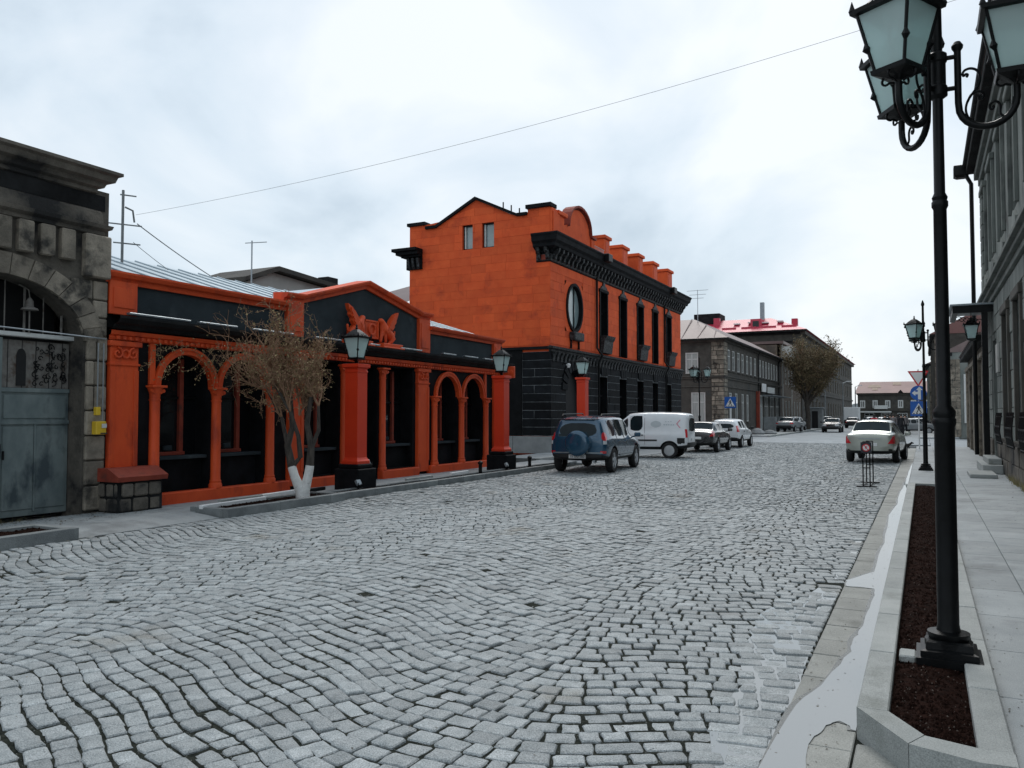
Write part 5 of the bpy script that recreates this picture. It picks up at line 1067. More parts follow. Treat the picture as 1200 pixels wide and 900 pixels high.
# ================================================================ VEHICLES (x forward, y left, z up)
from mathutils.bvhtree import BVHTree
def ring_pts(s):
    x, zb, zl, zt, wm, wl, wt, ln = s; z6 = max(zt - .09, zl + .03); z7 = max(zt - .02, z6 + .012)
    P = [(0, zb), (wm - .12, zb), (wm - .03, zb + .1), (wm, zb + (zl - zb) * .55), (wl, zl - .02), (wl - .035, zl + .02), (wt, z6), (wt - .09, z7), (0, max(zt + .012, z7 + .008))]
    return [(x + ln * max(0, z - zl) + (.12 if ln else 0) * 0, y, z) for y, z in P]
def car_body(root, stn, side, wind, back, paint, wheels, wr, hw, sub=2, dark_low=True, cap_glass=False, arches=True):
    bm = bmesh.new(); rings = []
    for s in stn:
        P = ring_pts(s); Lf = [bm.verts.new(p) for p in P]; Rt = [Lf[0]] + [bm.verts.new((p[0], -p[1], p[2])) for p in P[1:8]] + [Lf[8]]; rings.append((Lf, Rt))
    side_f, wind_f = [], []
    for i in range(len(stn) - 1):
        for sd_ in (0, 1):
            A, B = rings[i][sd_], rings[i + 1][sd_]
            for j in range(8):
                f = bm.faces.new((A[j], A[j + 1], B[j + 1], B[j]) if sd_ == 0 else (A[j], B[j], B[j + 1], A[j + 1])); f.material_index = 2 if (j <= 1 and dark_low) else 0
                if j == 5 and i in side: side_f.append(f)
                if j == 7 and i in wind: wind_f.append((i, f))
                if j == 6 and i in wind: wind_f.append((i, f))
    cap_f = []
    for e_ in (0, -1):
        Lf, Rt = rings[e_]
        for j in range(8):
            vs = [Lf[j], Lf[j + 1], Rt[j + 1], Rt[j]]; u = []
            for v in vs:
                if v not in u: u.append(v)
            f = bm.faces.new(u if e_ == -1 else u[::-1]); f.material_index = 2 if (j <= 1 and dark_low) else 0
            if j == 5 and e_ == 0 and cap_glass: cap_f.append(f)
    bmesh.ops.recalc_face_normals(bm, faces=bm.faces)
    gl = []
    if side_f: bmesh.ops.inset_individual(bm, faces=side_f, thickness=.03, use_even_offset=True); gl += side_f
    for i in wind:
        fs = [f for k, f in wind_f if k == i]; bmesh.ops.inset_region(bm, faces=fs, thickness=.05, use_even_offset=True, use_boundary=True); gl += fs
    if cap_f: bmesh.ops.inset_individual(bm, faces=cap_f, thickness=.03, use_even_offset=True); gl += cap_f
    crl = bm.edges.layers.float.get('crease_edge') or bm.edges.layers.float.new('crease_edge')
    cvl = bm.verts.layers.float.get('crease_vert') or bm.verts.layers.float.new('crease_vert'); gset = set(gl)
    for f in gl:
        f.material_index = 1
        for e_ in f.edges: e_[crl] = .9
        for v_ in f.verts:
            if sum(1 for g0 in v_.link_faces if g0 in gset) == 1: v_[cvl] = .85
    for e_ in bm.edges:
        if e_[crl] and sum(1 for f in e_.link_faces if f.material_index == 1) == 2: e_[crl] = 0
    me = bpy.data.meshes.new('cage'); bm.to_mesh(me); bm.free(); o = bpy.data.objects.new('cage', me); COL.objects.link(o)
    for k in range(3): me.materials.append(M['dark'])
    ss = o.modifiers.new('s', 'SUBSURF'); ss.levels = sub; ss.render_levels = sub; cut = []
    if arches:
        for (wx, sy) in [(x, s_) for x in wheels for s_ in (-1, 1)]:
            q = MB().lathe([(wr + .07, sy * (hw - .34)), (wr + .07, sy * (hw + .3))], 28, (wx, 0, wr), axis='y'); c = q.build('cut', ['dark', 'dark', 'dark'])
            c.data.polygons.foreach_set('material_index', [2] * len(c.data.polygons)); cut.append(c)
            b_ = o.modifiers.new('b', 'BOOLEAN'); b_.operation = 'DIFFERENCE'; b_.object = c; b_.solver = 'EXACT'
    dg = bpy.context.evaluated_depsgraph_get(); me2 = bpy.data.meshes.new_from_object(o.evaluated_get(dg)); bm = bmesh.new(); bm.from_mesh(me2)
    bvh = BVHTree.FromBMesh(bm); bm.faces.ensure_lookup_table(); seen_ = set(); groups = []
    for f in bm.faces:
        if f.index in seen_: continue
        if f.material_index != 1: continue
        st_, g0 = [f], []; seen_.add(f.index)
        while st_:
            c = st_.pop(); g0.append(c)
            for e_ in c.edges:
                for n_ in e_.link_faces:
                    if n_.index not in seen_ and n_.material_index == 1: seen_.add(n_.index); st_.append(n_)
        groups.append(('window', 'car_glass', g0))
    groups = [('body', paint, [f for f in bm.faces if f.material_index == 0]), ('cladding', 'car_plastic', [f for f in bm.faces if f.material_index == 2])] + groups
    for nm, mt, fs in groups:
        if not fs: continue
        ix = {}; V = []; F = []
        for f in fs:
            r_ = []
            for v in f.verts:
                if v.index not in ix: ix[v.index] = len(V); V.append(tuple(v.co - v.normal * .007) if nm == 'window' else tuple(v.co))
                r_.append(ix[v.index])
            F.append(r_)
        m = bpy.data.meshes.new(nm); m.from_pydata(V, [], F); m.materials.append(M[mt]); m.polygons.foreach_set('use_smooth', [True] * len(F)); m.set_sharp_from_angle(angle=R(45))
        ob_ = bpy.data.objects.new(nm, m); COL.objects.link(ob_); ob_.parent = root
    bm.free(); bpy.data.objects.remove(o)
    for c in cut: bpy.data.objects.remove(c)
    return bvh
def wheel(root, x, y, r, style='alloy'):
    s = 1 if y > 0 else -1; q = MB().lathe([(r * .66, -.1), (r * .93, -.105), (r, -.07), (r, .07), (r * .93, .105), (r * .66, .1)], 28, axis='y', cap=False); w_ = q.build('wheel', 'tyre', root, smooth=True, local=True); w_.location = (x, y, r)
    q = MB(); q.lathe([(r * .67, s * .02), (r * .67, s * .09), (r * .6, s * .095), (r * .58, s * .05)], 24, axis='y', cap=False)
    if style == 'alloy':
        for k in range(5):
            a = k * 2 * math.pi / 5 + .3; c, d = math.cos(a), math.sin(a)
            v = [];
            for t_, ww in ((.1, .055), (.62, .04)):
                for yy in (.05, .088):
                    for sg in (-1, 1): v.append((r * t_ * c - sg * ww * d, s * yy, r * t_ * d + sg * ww * c))
            q.add(v, [(0, 1, 3, 2), (4, 6, 7, 5), (0, 4, 5, 1), (2, 3, 7, 6), (0, 2, 6, 4), (1, 5, 7, 3)])
        q.lathe([(.07, s * .04), (.07, s * .1), (.05, s * .105)], 12, axis='y')
    else: q.lathe([(r * .6, s * .055), (r * .6, s * .09), (r * .35, s * .1), (r * .12, s * .095)], 20, axis='y')
    q.build('rim', 'alloy' if style == 'alloy' else 'hubcap', w_, smooth=True, local=True)
    MB().lathe([(r * .59, s * .03), (r * .59, s * .04)], 20, axis='y').build('brake_disc', 'car_plastic', w_, local=True)
def patch(bvh, root, name, m, cen, dr, w_, h, off=.012, nu=6, nv=4, shape=None, parent=None):
    """panel wrapped on the body surface: rays along dr from outside"""
    dr = Vector(dr).normalized(); ua = Vector((0, 0, 1)).cross(dr).normalized(); va = Vector((0, 0, 1)); cen = Vector(cen); G = []
    for j in range(nv + 1):
        for i in range(nu + 1):
            u, v = i / nu - .5, j / nv - .5
            if shape: u, v = shape(u, v)
            p = cen + ua * u * w_ + va * v * h; hit = bvh.ray_cast(p - dr * 3, dr)
            G.append((hit[0] if hit[0] is not None else p) - dr * off)
    q = MB(); f = []
    for j in range(nv):
        for i in range(nu): a = j * (nu + 1) + i; f.append((a, a + 1, a + nu + 2, a + nu + 1))
    q.add(G, f); n = len(G); q.add([p + dr * (off + .02) for p in G], [x[::-1] for x in f])
    bd_ = [i for i in range(nu + 1)] + [(nu + 1) * (j + 1) + nu for j in range(nv)] + [(nu + 1) * nv + nu - 1 - i for i in range(nu)] + [(nu + 1) * (nv - 1 - j) for j in range(nv - 1)]
    q.f += [(bd_[i], bd_[(i + 1) % len(bd_)], bd_[(i + 1) % len(bd_)] + n, bd_[i] + n) for i in range(len(bd_))]; q.m += [0] * len(bd_)
    return q.build(name, m, parent or root, smooth=True, local=True)
def seam(bvh, root, pts, sy, name='door_gap', r=.006, m='ink'):
    P = []
    for (a, b_) in zip(pts, pts[1:]):
        for t in range(5):
            x, z = a[0] + (b_[0] - a[0]) * t / 4, a[1] + (b_[1] - a[1]) * t / 4; h = bvh.ray_cast(Vector((x, sy * 2, z)), Vector((0, -sy, 0)))
            if h[0] is not None: P.append(h[0])
    if len(P) > 1: MB().tube(P, r, 4).build(name, m, root, local=True)
def mirror(root, x, y, z, m):
    s = 1 if y > 0 else -1; q = MB().box(x - .06, x + .08, y - .1, y + .1, z - .06, z + .08, 0, .03); q.tube([(x, y, z - .03), (x + .02, y - s * .2, z - .07)], .025, 6); q.build('mirror', m, root, smooth=True, local=True)
def plate(bvh, root, x, z, txt, s=-1, y=0):
    h = bvh.ray_cast(Vector((s * 4, y, z)), Vector((-s, 0, 0))); xx = (h[0].x if h[0] is not None else x) + s * .02
    p = MB().box(xx - .008, xx + .008, y - .26, y + .26, z - .056, z + .056, 0, .004).build('number_plate', 'white_paint', root, local=True)
    if txt.strip(): text_mesh(txt, .1, (xx + s * .011, y, z), (R(90), 0, R(90) * s), 'ink', p)
def sides(bvh, root, segs, handles, m='ink'):
    for sy in (-1, 1):
        for s_ in segs: seam(bvh, root, s_, sy)
        for (x, z) in handles: patch(bvh, root, 'door_handle', m, (x, sy * .9, z), (0, -sy, 0), .2, .035, .03, 3, 1)

# ---- blue off-road car with the spare wheel on its tailgate
def make_suv():
    t = thing('blue_suv', 'dark blue off-road car with a spare wheel cover on its tailgate', 'car')
    st = [(-2.10, .46, 1.0, 1.585, .74, .72, .56, .26), (-2.05, .40, 1.01, 1.62, .86, .83, .64, .26), (-1.62, .34, 1.02, 1.665, .90, .875, .675, .12), (-.95, .32, 1.01, 1.685, .905, .875, .685, 0), (-.1, .32, .99, 1.69, .905, .87, .685, 0), (.55, .32, .975, 1.64, .905, .865, .67, 0), (1.18, .32, .965, 1.06, .90, .86, .70, 0), (1.75, .34, .92, .99, .89, .83, .62, 0), (2.08, .40, .80, .88, .84, .76, .5, 0), (2.18, .46, .70, .76, .72, .6, .4, 0)]
    bv = car_body(t, st, (2, 3, 4, 5), (5,), None, 'car_blue', (-1.3, 1.28), .36, .9, cap_glass=True)
    for x in (-1.3, 1.28):
        for y in (-.79, .79): wheel(t, x, y, .36)
    sides(bv, t, [[(-.9, .45), (-.95, 1.0), (-.95, 1.55)], [(-.1, .42), (-.1, 1.55)], [(1.0, .45), (1.05, .95)]], [(-.75, .92), (.05, .9)], 'car_blue')
    for sy in (-1, 1):
        patch(bv, t, 'tail_light', 'tail_red', (-2.0, sy * .80, 1.07), (1, -sy * .85, 0), .2, .24, .015, shape=lambda u, v: (u * (1 - .35 * v) * math.sqrt(max(.25, 1 - (2 * v) ** 4)), v)); patch(bv, t, 'tail_light', 'lamp_clear', (-2.0, sy * .80, .9), (1, -sy * .85, 0), .13, .1, .014); patch(bv, t, 'tail_light', 'tail_red', (-2.05, sy * .78, .62), (1, -sy * .9, 0), .18, .07, .012)
        patch(bv, t, 'headlight', 'lamp_clear', (1.95, sy * .7, .84), (-1, -sy * .6, 0), .4, .14, .012); mirror(t, .98, sy * 1.0, 1.06, 'car_blue')
        MB().tube([(-1.7, sy * .6, 1.66), (-1.6, sy * .6, 1.715), (.2, sy * .6, 1.735), (.35, sy * .6, 1.68)], .02, 6).build('roof_rail', 'iron', t, local=True)
        patch(bv, t, 'rub_strip', 'flashing', (-.05, sy * .9, .50), (0, -sy, 0), 1.7, .05, .012, 8, 1)
    sp_ = MB().lathe([(.0, -2.36), (.24, -2.37), (.32, -2.36), (.365, -2.32), (.37, -2.2), (.36, -2.1)], 32, (0, -.06, .88), axis='x').build('spare_wheel_cover', 'car_blue', t, smooth=True, local=True)
    patch(bv, t, 'bumper_strip', 'flashing', (-2.1, 0, .60), (1, 0, 0), 1.5, .035, .02, 8, 1); patch(bv, t, 'spoiler', 'car_blue', (-1.92, 0, 1.60), (1, 0, 0), 1.16, .06, .08, 8, 1)
    plate(bv, t, -2.2, .49, '35 UU 160'); MB().tube([(-2.0, .2, 1.13), (-1.93, -.12, 1.24)], .015, 5).build('wiper', 'iron', t, local=True)
    MB().lathe([(.035, -2.12), (.035, -1.9)], 8, (0, -.5, .36), axis='x').build('exhaust', 'steel', t, local=True); return t
c = make_suv(); c.location = (-9.1, 23.75, 0); c.rotation_euler = (0, 0, R(94))
# ---- white delivery van
def make_van():
    t = thing('delivery_van', 'white panel van with faint side lettering and a pink chevron', 'van')
    st = [(-2.13, .46, .98, 1.70, .74, .73, .64, .05), (-2.08, .40, 1.0, 1.76, .82, .80, .70, .05), (-1.5, .34, 1.0, 1.80, .84, .82, .73, 0), (-.9, .32, 1.0, 1.81, .84, .82, .73, 0), (-.36, .32, 1.0, 1.81, .84, .82, .72, 0), (.22, .32, 1.0, 1.77, .84, .815, .70, 0), (1.12, .32, .98, 1.05, .83, .80, .62, 0), (1.75, .34, .90, .97, .82, .77, .55, 0), (2.04, .40, .74, .82, .77, .69, .45, 0), (2.13, .46, .66, .72, .66, .54, .35, 0)]
    bv = car_body(t, st, (4, 5), (5,), None, 'car_white', (-1.38, 1.32), .31, .84, cap_glass=True)
    for x in (-1.38, 1.32):
        for y in (-.74, .74): wheel(t, x, y, .31, 'hub')
    sides(bv, t, [[(-.42, .42), (-.40, 1.0), (-.40, 1.7)], [(1.2, .45), (1.2, .95)]], [(-.25, .9)])
    for sy in (-1, 1):
        patch(bv, t, 'side_moulding', 'car_plastic', (-.05, sy * .85, .70), (0, -sy, 0), 1.7, .06, .014, 8, 1); patch(bv, t, 'arch_trim', 'car_plastic', (-1.9, sy * .84, .62), (0, -sy, 0), .42, .36, .012, 3, 2)
        patch(bv, t, 'tail_light', 'tail_red', (-2.05, sy * .78, .98), (1, -sy * 1.1, 0), .08, .32, .012); patch(bv, t, 'headlight', 'lamp_clear', (1.95, sy * .66, .76), (-1, -sy * .6, 0), .38, .16, .012); mirror(t, 1.05, sy * .96, 1.06, 'car_plastic')
    patch(bv, t, 'bumper', 'car_plastic', (-2.1, 0, .52), (1, 0, 0), 1.5, .2, .06, 8, 2)
    q = patch(bv, t, 'lettering', 'logo_grey', (-.85, .85, 1.33), (0, -1, 0), .42, .26, .004, 10, 6, shape=lambda u, v: (math.sin(u * math.pi) * .5 * math.sqrt(max(.02, 1 - (2 * v) ** 2)), v))
    q['label'] = 'faint grey globe emblem'
    for k in range(5): patch(bv, t, 'lettering', 'logo_grey', (-1.18 - k * .09, .85, 1.31), (0, -1, 0), .06, .05, .004, 1, 1)
    for k in range(3): patch(bv, t, 'lettering', 'logo_grey', (-1.24 - k * .1, .85, 1.43), (0, -1, 0), .05, .035, .004, 1, 1)
    for k in (0, 1): patch(bv, t, 'chevron', 'pink', (-1.72, .85, 1.42 - .15 * k), (0, -1, 0), .15, .17, .005, 3, 3, shape=(lambda u, v: (u * .3 - (v + .5) * .9 + .4, v)) if k == 0 else (lambda u, v: (u * .3 - (.5 - v) * .9 + .4, v)))
    plate(bv, t, -2.2, .74, ' ', y=.0); return t
c = make_van(); c.location = (-10.25, 31.35, 0); c.rotation_euler = (0, 0, R(184))
SED = [(-2.17, .42, .80, .90, .66, .64, .52, .05), (-2.12, .36, .90, .98, .80, .77, .62, .05), (-1.55, .30, .93, 1.02, .85, .81, .64, 0), (-1.02, .28, .92, 1.38, .855, .815, .58, 0), (-.2, .28, .91, 1.42, .855, .815, .60, 0), (.35, .28, .90, 1.38, .855, .81, .58, 0), (1.05, .28, .89, .97, .85, .80, .62, 0), (1.65, .30, .84, .90, .84, .78, .55, 0), (2.02, .34, .72, .80, .79, .70, .45, 0), (2.13, .42, .62, .68, .66, .55, .35, 0)]
def make_sedan(name, label, paint, st=SED, wh=(-1.28, 1.32), wr=.31, sub=2, side=(2, 3, 4, 5), wind=(2, 5), txt=None, detail=True, cat='car', tl=(.86, .24, .2), tlm='tail_red', arches=True, group=None):
    t = thing(name, label, cat, group=group); bv = car_body(t, st, side, wind, None, paint, wh, wr, .855, sub=sub, arches=arches)
    for x in wh:
        for y in (-.755, .755): wheel(t, x, y, wr, 'hub' if not detail else 'alloy')
    if detail: sides(bv, t, [[(-.85, .4), (-.9, .9)], [(-.1, .38), (-.1, 1.33)], [(.95, .4), (.98, .88)]], [(-.7, .8), (.08, .8)], paint)
    for sy in (-1, 1):
        patch(bv, t, 'tail_light', tlm, (-2.05, sy * .74, tl[0]), (1, -sy * .7, 0), tl[2] * 1.7, tl[1], .012, shape=(lambda u, v: (.5 - (.5 - u) * (.35 + .65 * (.5 - v)), v)) if sy > 0 else (lambda u, v: (-.5 + (u + .5) * (.35 + .65 * (.5 - v)), v))); patch(bv, t, 'headlight', 'lamp_clear', (2.0, sy * .62, .70), (-1, -sy * .5, 0), .42, .15, .012)
        mirror(t, .82, sy * .95, .98, paint if detail else 'car_plastic')
    patch(bv, t, 'bumper', paint if detail else 'car_plastic', (-2.15, 0, .52), (1, 0, 0), 1.5, .16, .04, 8, 2)
    if txt: plate(bv, t, -2.2, .66, txt)
    return t, bv
c, _ = make_sedan('black_sedan', 'black sedan parked beyond the white van', 'car_black', txt=' '); c.location = (-9.15, 38.0, 0); c.rotation_euler = (0, 0, R(91))
# white hatchback
HAT = [(-1.92, .44, .95, 1.36, .70, .69, .52, .42), (-1.87, .38, .96, 1.42, .80, .78, .58, .42), (-1.45, .32, .96, 1.47, .84, .81, .61, .2), (-.8, .29, .95, 1.50, .85, .815, .62, 0), (-.1, .29, .93, 1.50, .85, .815, .62, 0), (.4, .29, .92, 1.46, .85, .81, .6, 0), (1.1, .29, .90, .98, .845, .80, .6, 0), (1.6, .31, .84, .9, .83, .77, .52, 0), (1.88, .36, .70, .78, .77, .68, .4, 0), (1.97, .42, .6, .66, .64, .52, .3, 0)]
t = thing('white_hatchback', 'white five door hatchback at the head of the parked row', 'car'); bv = car_body(t, HAT, (2, 3, 4, 5), (5,), None, 'car_white', (-1.2, 1.25), .3, .85, cap_glass=True)
for x in (-1.2, 1.25):
    for y in (-.75, .75): wheel(t, x, y, .3, 'hub')
sides(bv, t, [[(-.75, .42), (-.8, .95)], [(-.05, .4), (-.05, 1.42)], [(.95, .42), (1.0, .9)]], [(-.62, .84), (.1, .84)], 'car_plastic')
for sy in (-1, 1): patch(bv, t, 'tail_light', 'tail_red', (-1.8, sy * .74, .98), (1, -sy * .8, 0), .18, .32, .012); mirror(t, .88, sy * .95, 1.0, 'car_plastic'); patch(bv, t, 'headlight', 'lamp_clear', (1.8, sy * .6, .68), (-1, -sy * .5, 0), .42, .18, .012)
plate(bv, t, -2, .62, ' '); t.location = (-9.2, 43.7, 0); t.rotation_euler = (0, 0, R(90))
# silver sedan on the right
SIL = [(-2.15, .44, .92, 1.00, .66, .65, .54, .05), (-2.09, .36, 1.0, 1.07, .80, .78, .64, .05), (-1.62, .30, 1.02, 1.11, .84, .81, .66, 0), (-1.12, .28, 1.0, 1.50, .848, .815, .60, 0), (-.2, .28, .98, 1.535, .848, .815, .62, 0), (.45, .28, .96, 1.48, .848, .81, .60, 0), (1.2, .28, .94, 1.02, .845, .80, .62, 0), (1.7, .30, .86, .94, .83, .77, .55, 0), (2.02, .34, .72, .80, .78, .70, .45, 0), (2.13, .42, .62, .68, .66, .55, .35, 0)]
c, bv = make_sedan('silver_sedan', 'pale silver sedan parked along the right gutter behind the sign stand', 'car_silver', st=SIL, wh=(-1.22, 1.35), wr=.31, txt=' ', tl=(.86, .34, .2)); c.location = (-1.55, 33.0, 0); c.rotation_euler = (0, 0, R(85.5))
patch(bv, c, 'boot_trim', 'steel', (-2.1, 0, .86), (1, 0, 0), .7, .03, .02, 6, 1)
MB().tube([(-.7, 0, 1.53), (-.86, 0, 1.66)], .008, 5).build('aerial', 'iron', c, local=True)
# far traffic: older boxy saloons
BOX = [(-2.0, .44, .82, .88, .70, .69, .62, .0), (-1.95, .36, .88, .94, .79, .77, .68, .0), (-1.4, .30, .90, .97, .81, .79, .68, 0), (-.95, .28, .90, 1.36, .815, .79, .62, 0), (-.2, .28, .89, 1.40, .815, .79, .63, 0), (.3, .28, .89, 1.37, .815, .79, .62, 0), (.85, .28, .88, .95, .81, .79, .66, 0), (1.5, .30, .86, .92, .80, .78, .66, 0), (1.95, .36, .82, .87, .78, .76, .62, 0), (2.02, .44, .74, .80, .70, .68, .58, 0)]
far_cars = [('dark_saloon', 'dark boxy old saloon driving toward us down the street', 'car_black', -7.9, 84, -90), ('pale_saloon', 'pale grey old saloon parked on the far left pavement', 'car_grey', -11.2, 79, 84),
            ('pale_saloon', 'light old saloon parked just behind the pale grey one', 'hubcap', -11.6, 85.5, 88), ('black_saloon', 'black saloon driving away far down the street', 'car_black', -8.1, 112, 90), ('white_saloon', 'white car standing behind the little kiosk', 'car_white', -10.5, 104, -70),
            ('white_saloon', 'white car far off in front of the pink roofed house', 'car_white', -6.6, 128, 30), ('white_saloon', 'second white car far off near the standing crowd', 'car_white', -4.6, 122, 10),
            ('grey_saloon', 'grey car standing across the far right junction', 'car_grey', -.9, 80, 5), ('dark_saloon', 'dark car at the junction behind the grey one', 'car_black', -.2, 90, 0), ('grey_saloon', 'grey car waiting beside the crowd of people', 'car_grey', -3.3, 96, 20)]
proto = None
for nm, lb, pt, x, y, a in far_cars:
    if proto is None: proto, _ = make_sedan(nm, lb, pt, st=BOX, wh=(-1.2, 1.22), wr=.3, sub=1, detail=False, arches=False); c = proto
    else:
        c = copy_tree(proto); c.name = nm; c['label'] = lb
        for ch in c.children:
            if ch.name.startswith('body'): ch.data = ch.data.copy(); ch.data.materials[0] = M[pt]
    c.location = (x, y, 0 if x > -10.4 else .12); c.rotation_euler = (0, 0, R(a))
tk = thing('box_truck', 'white box truck standing far down the left side', 'truck', (-10.2, 140, 0), R(90))
MB().box(-3.2, 1.2, -1.1, 1.1, .9, 2.9, 0, .04).build('cargo_box', 'white_paint', tk, local=True); MB().prism([(1.3, .6), (3.0, .6), (3.0, 1.4), (2.6, 2.2), (1.3, 2.2)], 'y', -1, 1).build('cab', 'car_white', tk, local=True); MB().box(-3.2, 2.9, -.9, .9, .5, .88).build('chassis', 'car_plastic', tk, local=True)
for x in (-2.2, 2.2):
    for y in (-.95, .95): wheel(tk, x, y, .42, 'hub')
# ================================================================ STREET FURNITURE
def lamp_post(label, loc):
    t = thing('street_lamp', label, 'street lamp', loc)
    MB().lathe([(.19, 0), (.19, .05), (.165, .055), (.165, .09), (.135, .1), (.13, .14), (.115, .15)], 4, ang=math.pi / 4, sq=True).build('base', 'iron', t, local=True)
    MB().lathe([(.14, .10), (.14, .14), (.115, .15), (.125, .175), (.125, .19), (.072, .2), (.064, .24), (.061, 1.52), (.07, 1.54), (.07, 1.57), (.063, 1.58), (.068, 1.6), (.068, 1.625), (.043, 1.66), (.040, 2.96), (.05, 2.98), (.05, 3.01), (.043, 3.02), (.048, 3.04), (.034, 3.07), (.032, 3.7), (.06, 3.72), (.06, 3.78), (.052, 3.79), (.052, 3.94), (.06, 3.95), (.06, 4.0), (.034, 4.02), (.03, 4.75), (.045, 4.77), (.045, 4.82), (.01, 4.92)], 20).build('pole', 'iron', t, smooth=True, local=True)
    for k in range(3):
        a = 2 * math.pi * k / 3; mt = Matrix.Rotation(a, 4, 'Z'); q = MB(); rr = .165
        P = [(.12, 0, 4.02), (.12, 0, 3.66)] + [(.12 + rr - rr * math.cos(i * math.pi / 12), 0, 3.64 - rr * math.sin(i * math.pi / 12)) for i in range(1, 13)] + [(.45, 0, 3.72)]
        q.tube(P, .022, 10); q.lathe([(.02, 4.0), (.033, 4.02), (.036, 4.04), (.02, 4.065), (.004, 4.07)], 10, (.12, 0, 0))
        for z in (3.76, 3.97): q.tube([(.04, 0, z), (.12, 0, z)], .016, 8)
        q.xform(mt); arm = q.build('arm', 'iron', t, smooth=True, local=True); q = MB()
        def spiral(cx, cz, r0, a0, n, dirn, sh): return [(cx + r0 * math.exp(-sh * i) * math.cos(a0 + dirn * i * .42), 0, cz + r0 * math.exp(-sh * i) * math.sin(a0 + dirn * i * .42)) for i in range(n)]
        for C_ in ([(668, 442), (676, 430), (664, 424), (650, 432), (645, 418), (658, 400), (692, 394), (730, 410), (750, 450), (740, 500), (702, 545), (670, 590), (660, 640), (678, 690), (722, 722)], [(672, 590), (690, 556), (716, 541), (750, 541), (770, 562), (760, 584), (742, 582), (742, 566), (752, 562)], [(945, 600), (935, 660), (905, 705), (868, 690), (866, 640), (850, 616), (826, 612), (806, 626), (804, 646), (818, 656), (828, 644), (820, 636)]):
            W3 = [Vector((.12 + (a_ - 615) * .00094, 0, 3.475 + (750 - b_) * .00112)) for a_, b_ in C_]; P3 = []
            for i in range(len(W3) - 1):
                p0, p1, p2, p3 = W3[max(i - 1, 0)], W3[i], W3[i + 1], W3[min(i + 2, len(W3) - 1)]
                for k3 in range(4): u = k3 / 4; P3.append(.5 * ((2 * p1) + (p2 - p0) * u + (2 * p0 - 5 * p1 + 4 * p2 - p3) * u * u + (3 * p1 - p0 - 3 * p2 + p3) * u ** 3))
            q.tube(P3 + [W3[-1]], .0085, 6)
        for dx in (-1, 1):
            q.tube([(.45 + dx * .03, 0, 3.72)] + [(.45 + dx * (.09 + p[0]), 0, p[2]) for p in spiral(0, 3.755, .035, -2.4, 13, 1, .08)], .008, 6)
            q.tube([(.45, dx * .03, 3.72)] + [(.45, dx * (.09 + p[0]), p[2]) for p in spiral(0, 3.755, .035, -2.4, 13, 1, .08)], .008, 6)
        q.xform(mt); q.build('scroll', 'iron', arm, smooth=True, local=True)
        lantern(t, 3.80, 1.0, a, (.45 * math.cos(a), .45 * math.sin(a)))
    return t
l1 = lamp_post('tall black lamp post with three lanterns standing in the soil bed', (.12, 6.0, .1))
sh = thing('concrete_pad', 'broken pale concrete block beside the lamp post base in the soil', 'block', (-.1, 5.95, .09)); MB().box(-.07, .03, -.09, .09, 0, .05, 0, .01).build('piece', 'kerb_stone', sh, local=True); MB().box(.035, .12, -.07, .05, 0, .06, 0, .01).build('piece', 'kerb_dark', sh, local=True)
l2 = copy_tree(l1); l2.location = (.03, 26.1, .1); l2['label'] = 'black three lantern lamp post on the right pavement past the soil bed'
l3 = copy_tree(l1); l3.location = (-11.0, 44.2, .0); l3['label'] = 'black three lantern lamp post by the parked cars at the orange house'
def arrow(pts, th=.002): return pts
def sign_post(label, loc, h, boards, pm='white_paint'):
    t = thing('road_sign', label, 'road sign', loc); MB().lathe([(.032, 0), (.032, h), (.01, h + .01)], 10).build('post', pm, t, smooth=True, local=True)
    for kind, z in boards:
        if kind == 'square':
            b_ = MB().box(-.35, .35, -.06, -.045, z - .35, z + .35, 0, .005).build('sign_board', 'sign_blue', t, local=True)
            MB().box(-.34, .34, -.063, -.0605, z - .34, z + .34).build('border', 'sign_blue', b_, local=True)
            MB().prism([(-.29, z - .25), (.29, z - .25), (0, z + .27)], 'y', -.068, -.0635).build('triangle', 'white_paint', b_, local=True)
            q = MB(); q.lathe([(.035, -.074), (.035, -.0685)], 12, (0.01, 0, z + .12), axis='y')
            for P in ([(-.045, .085), (.03, .09), (.045, -.03), (-.03, -.04)], [(-.03, -.035), (.01, -.035), (-.07, -.2), (-.11, -.2)], [(.0, -.035), (.045, -.03), (.09, -.13), (.13, -.2), (.09, -.2), (.055, -.14)], [(.03, .085), (.05, .06), (.1, .01), (.085, -.01), (.03, .04)], [(-.045, .085), (-.04, .05), (-.09, -.02), (-.11, 0)]): q.prism([(a, z + c_) for a, c_ in P], 'y', -.074, -.0685)
            for k in range(4): q.box(-.24 + k * .13, -.17 + k * .13, -.074, -.0685, z - .24, z - .205)
            q.build('walking_figure', 'ink', b_, local=True)
        elif kind == 'circle':
            b_ = MB().lathe([(.35, -.06), (.35, -.045)], 36, (0, 0, z), axis='y').build('sign_board', 'sign_blue', t, local=True)
            q = MB(); q.prism([(-.02, z - .3), (.1, z - .3), (.1, z + .14), (.18, z + .14), (.04, z + .3), (-.1, z + .14), (-.02, z + .14)], 'y', -.066, -.0605)
            q.prism([(-.021, z - .06), (-.021, z + .06), (-.13, z + .06), (-.13, z + .13), (-.28, z + .0), (-.13, z - .13), (-.13, z - .06)], 'y', -.066, -.0605); q.build('arrows', 'white_paint', b_, local=True)
        elif kind == 'yield':
            b_ = MB().prism([(-.45, z + .26), (0, z - .5), (.45, z + .26)], 'y', -.055, -.045).build('sign_board', 'sign_red', t, local=True); MB().prism([(-.34, z + .195), (0, z - .375), (.34, z + .195)], 'y', -.062, -.0555).build('face', 'white_paint', b_, local=True)
    return t
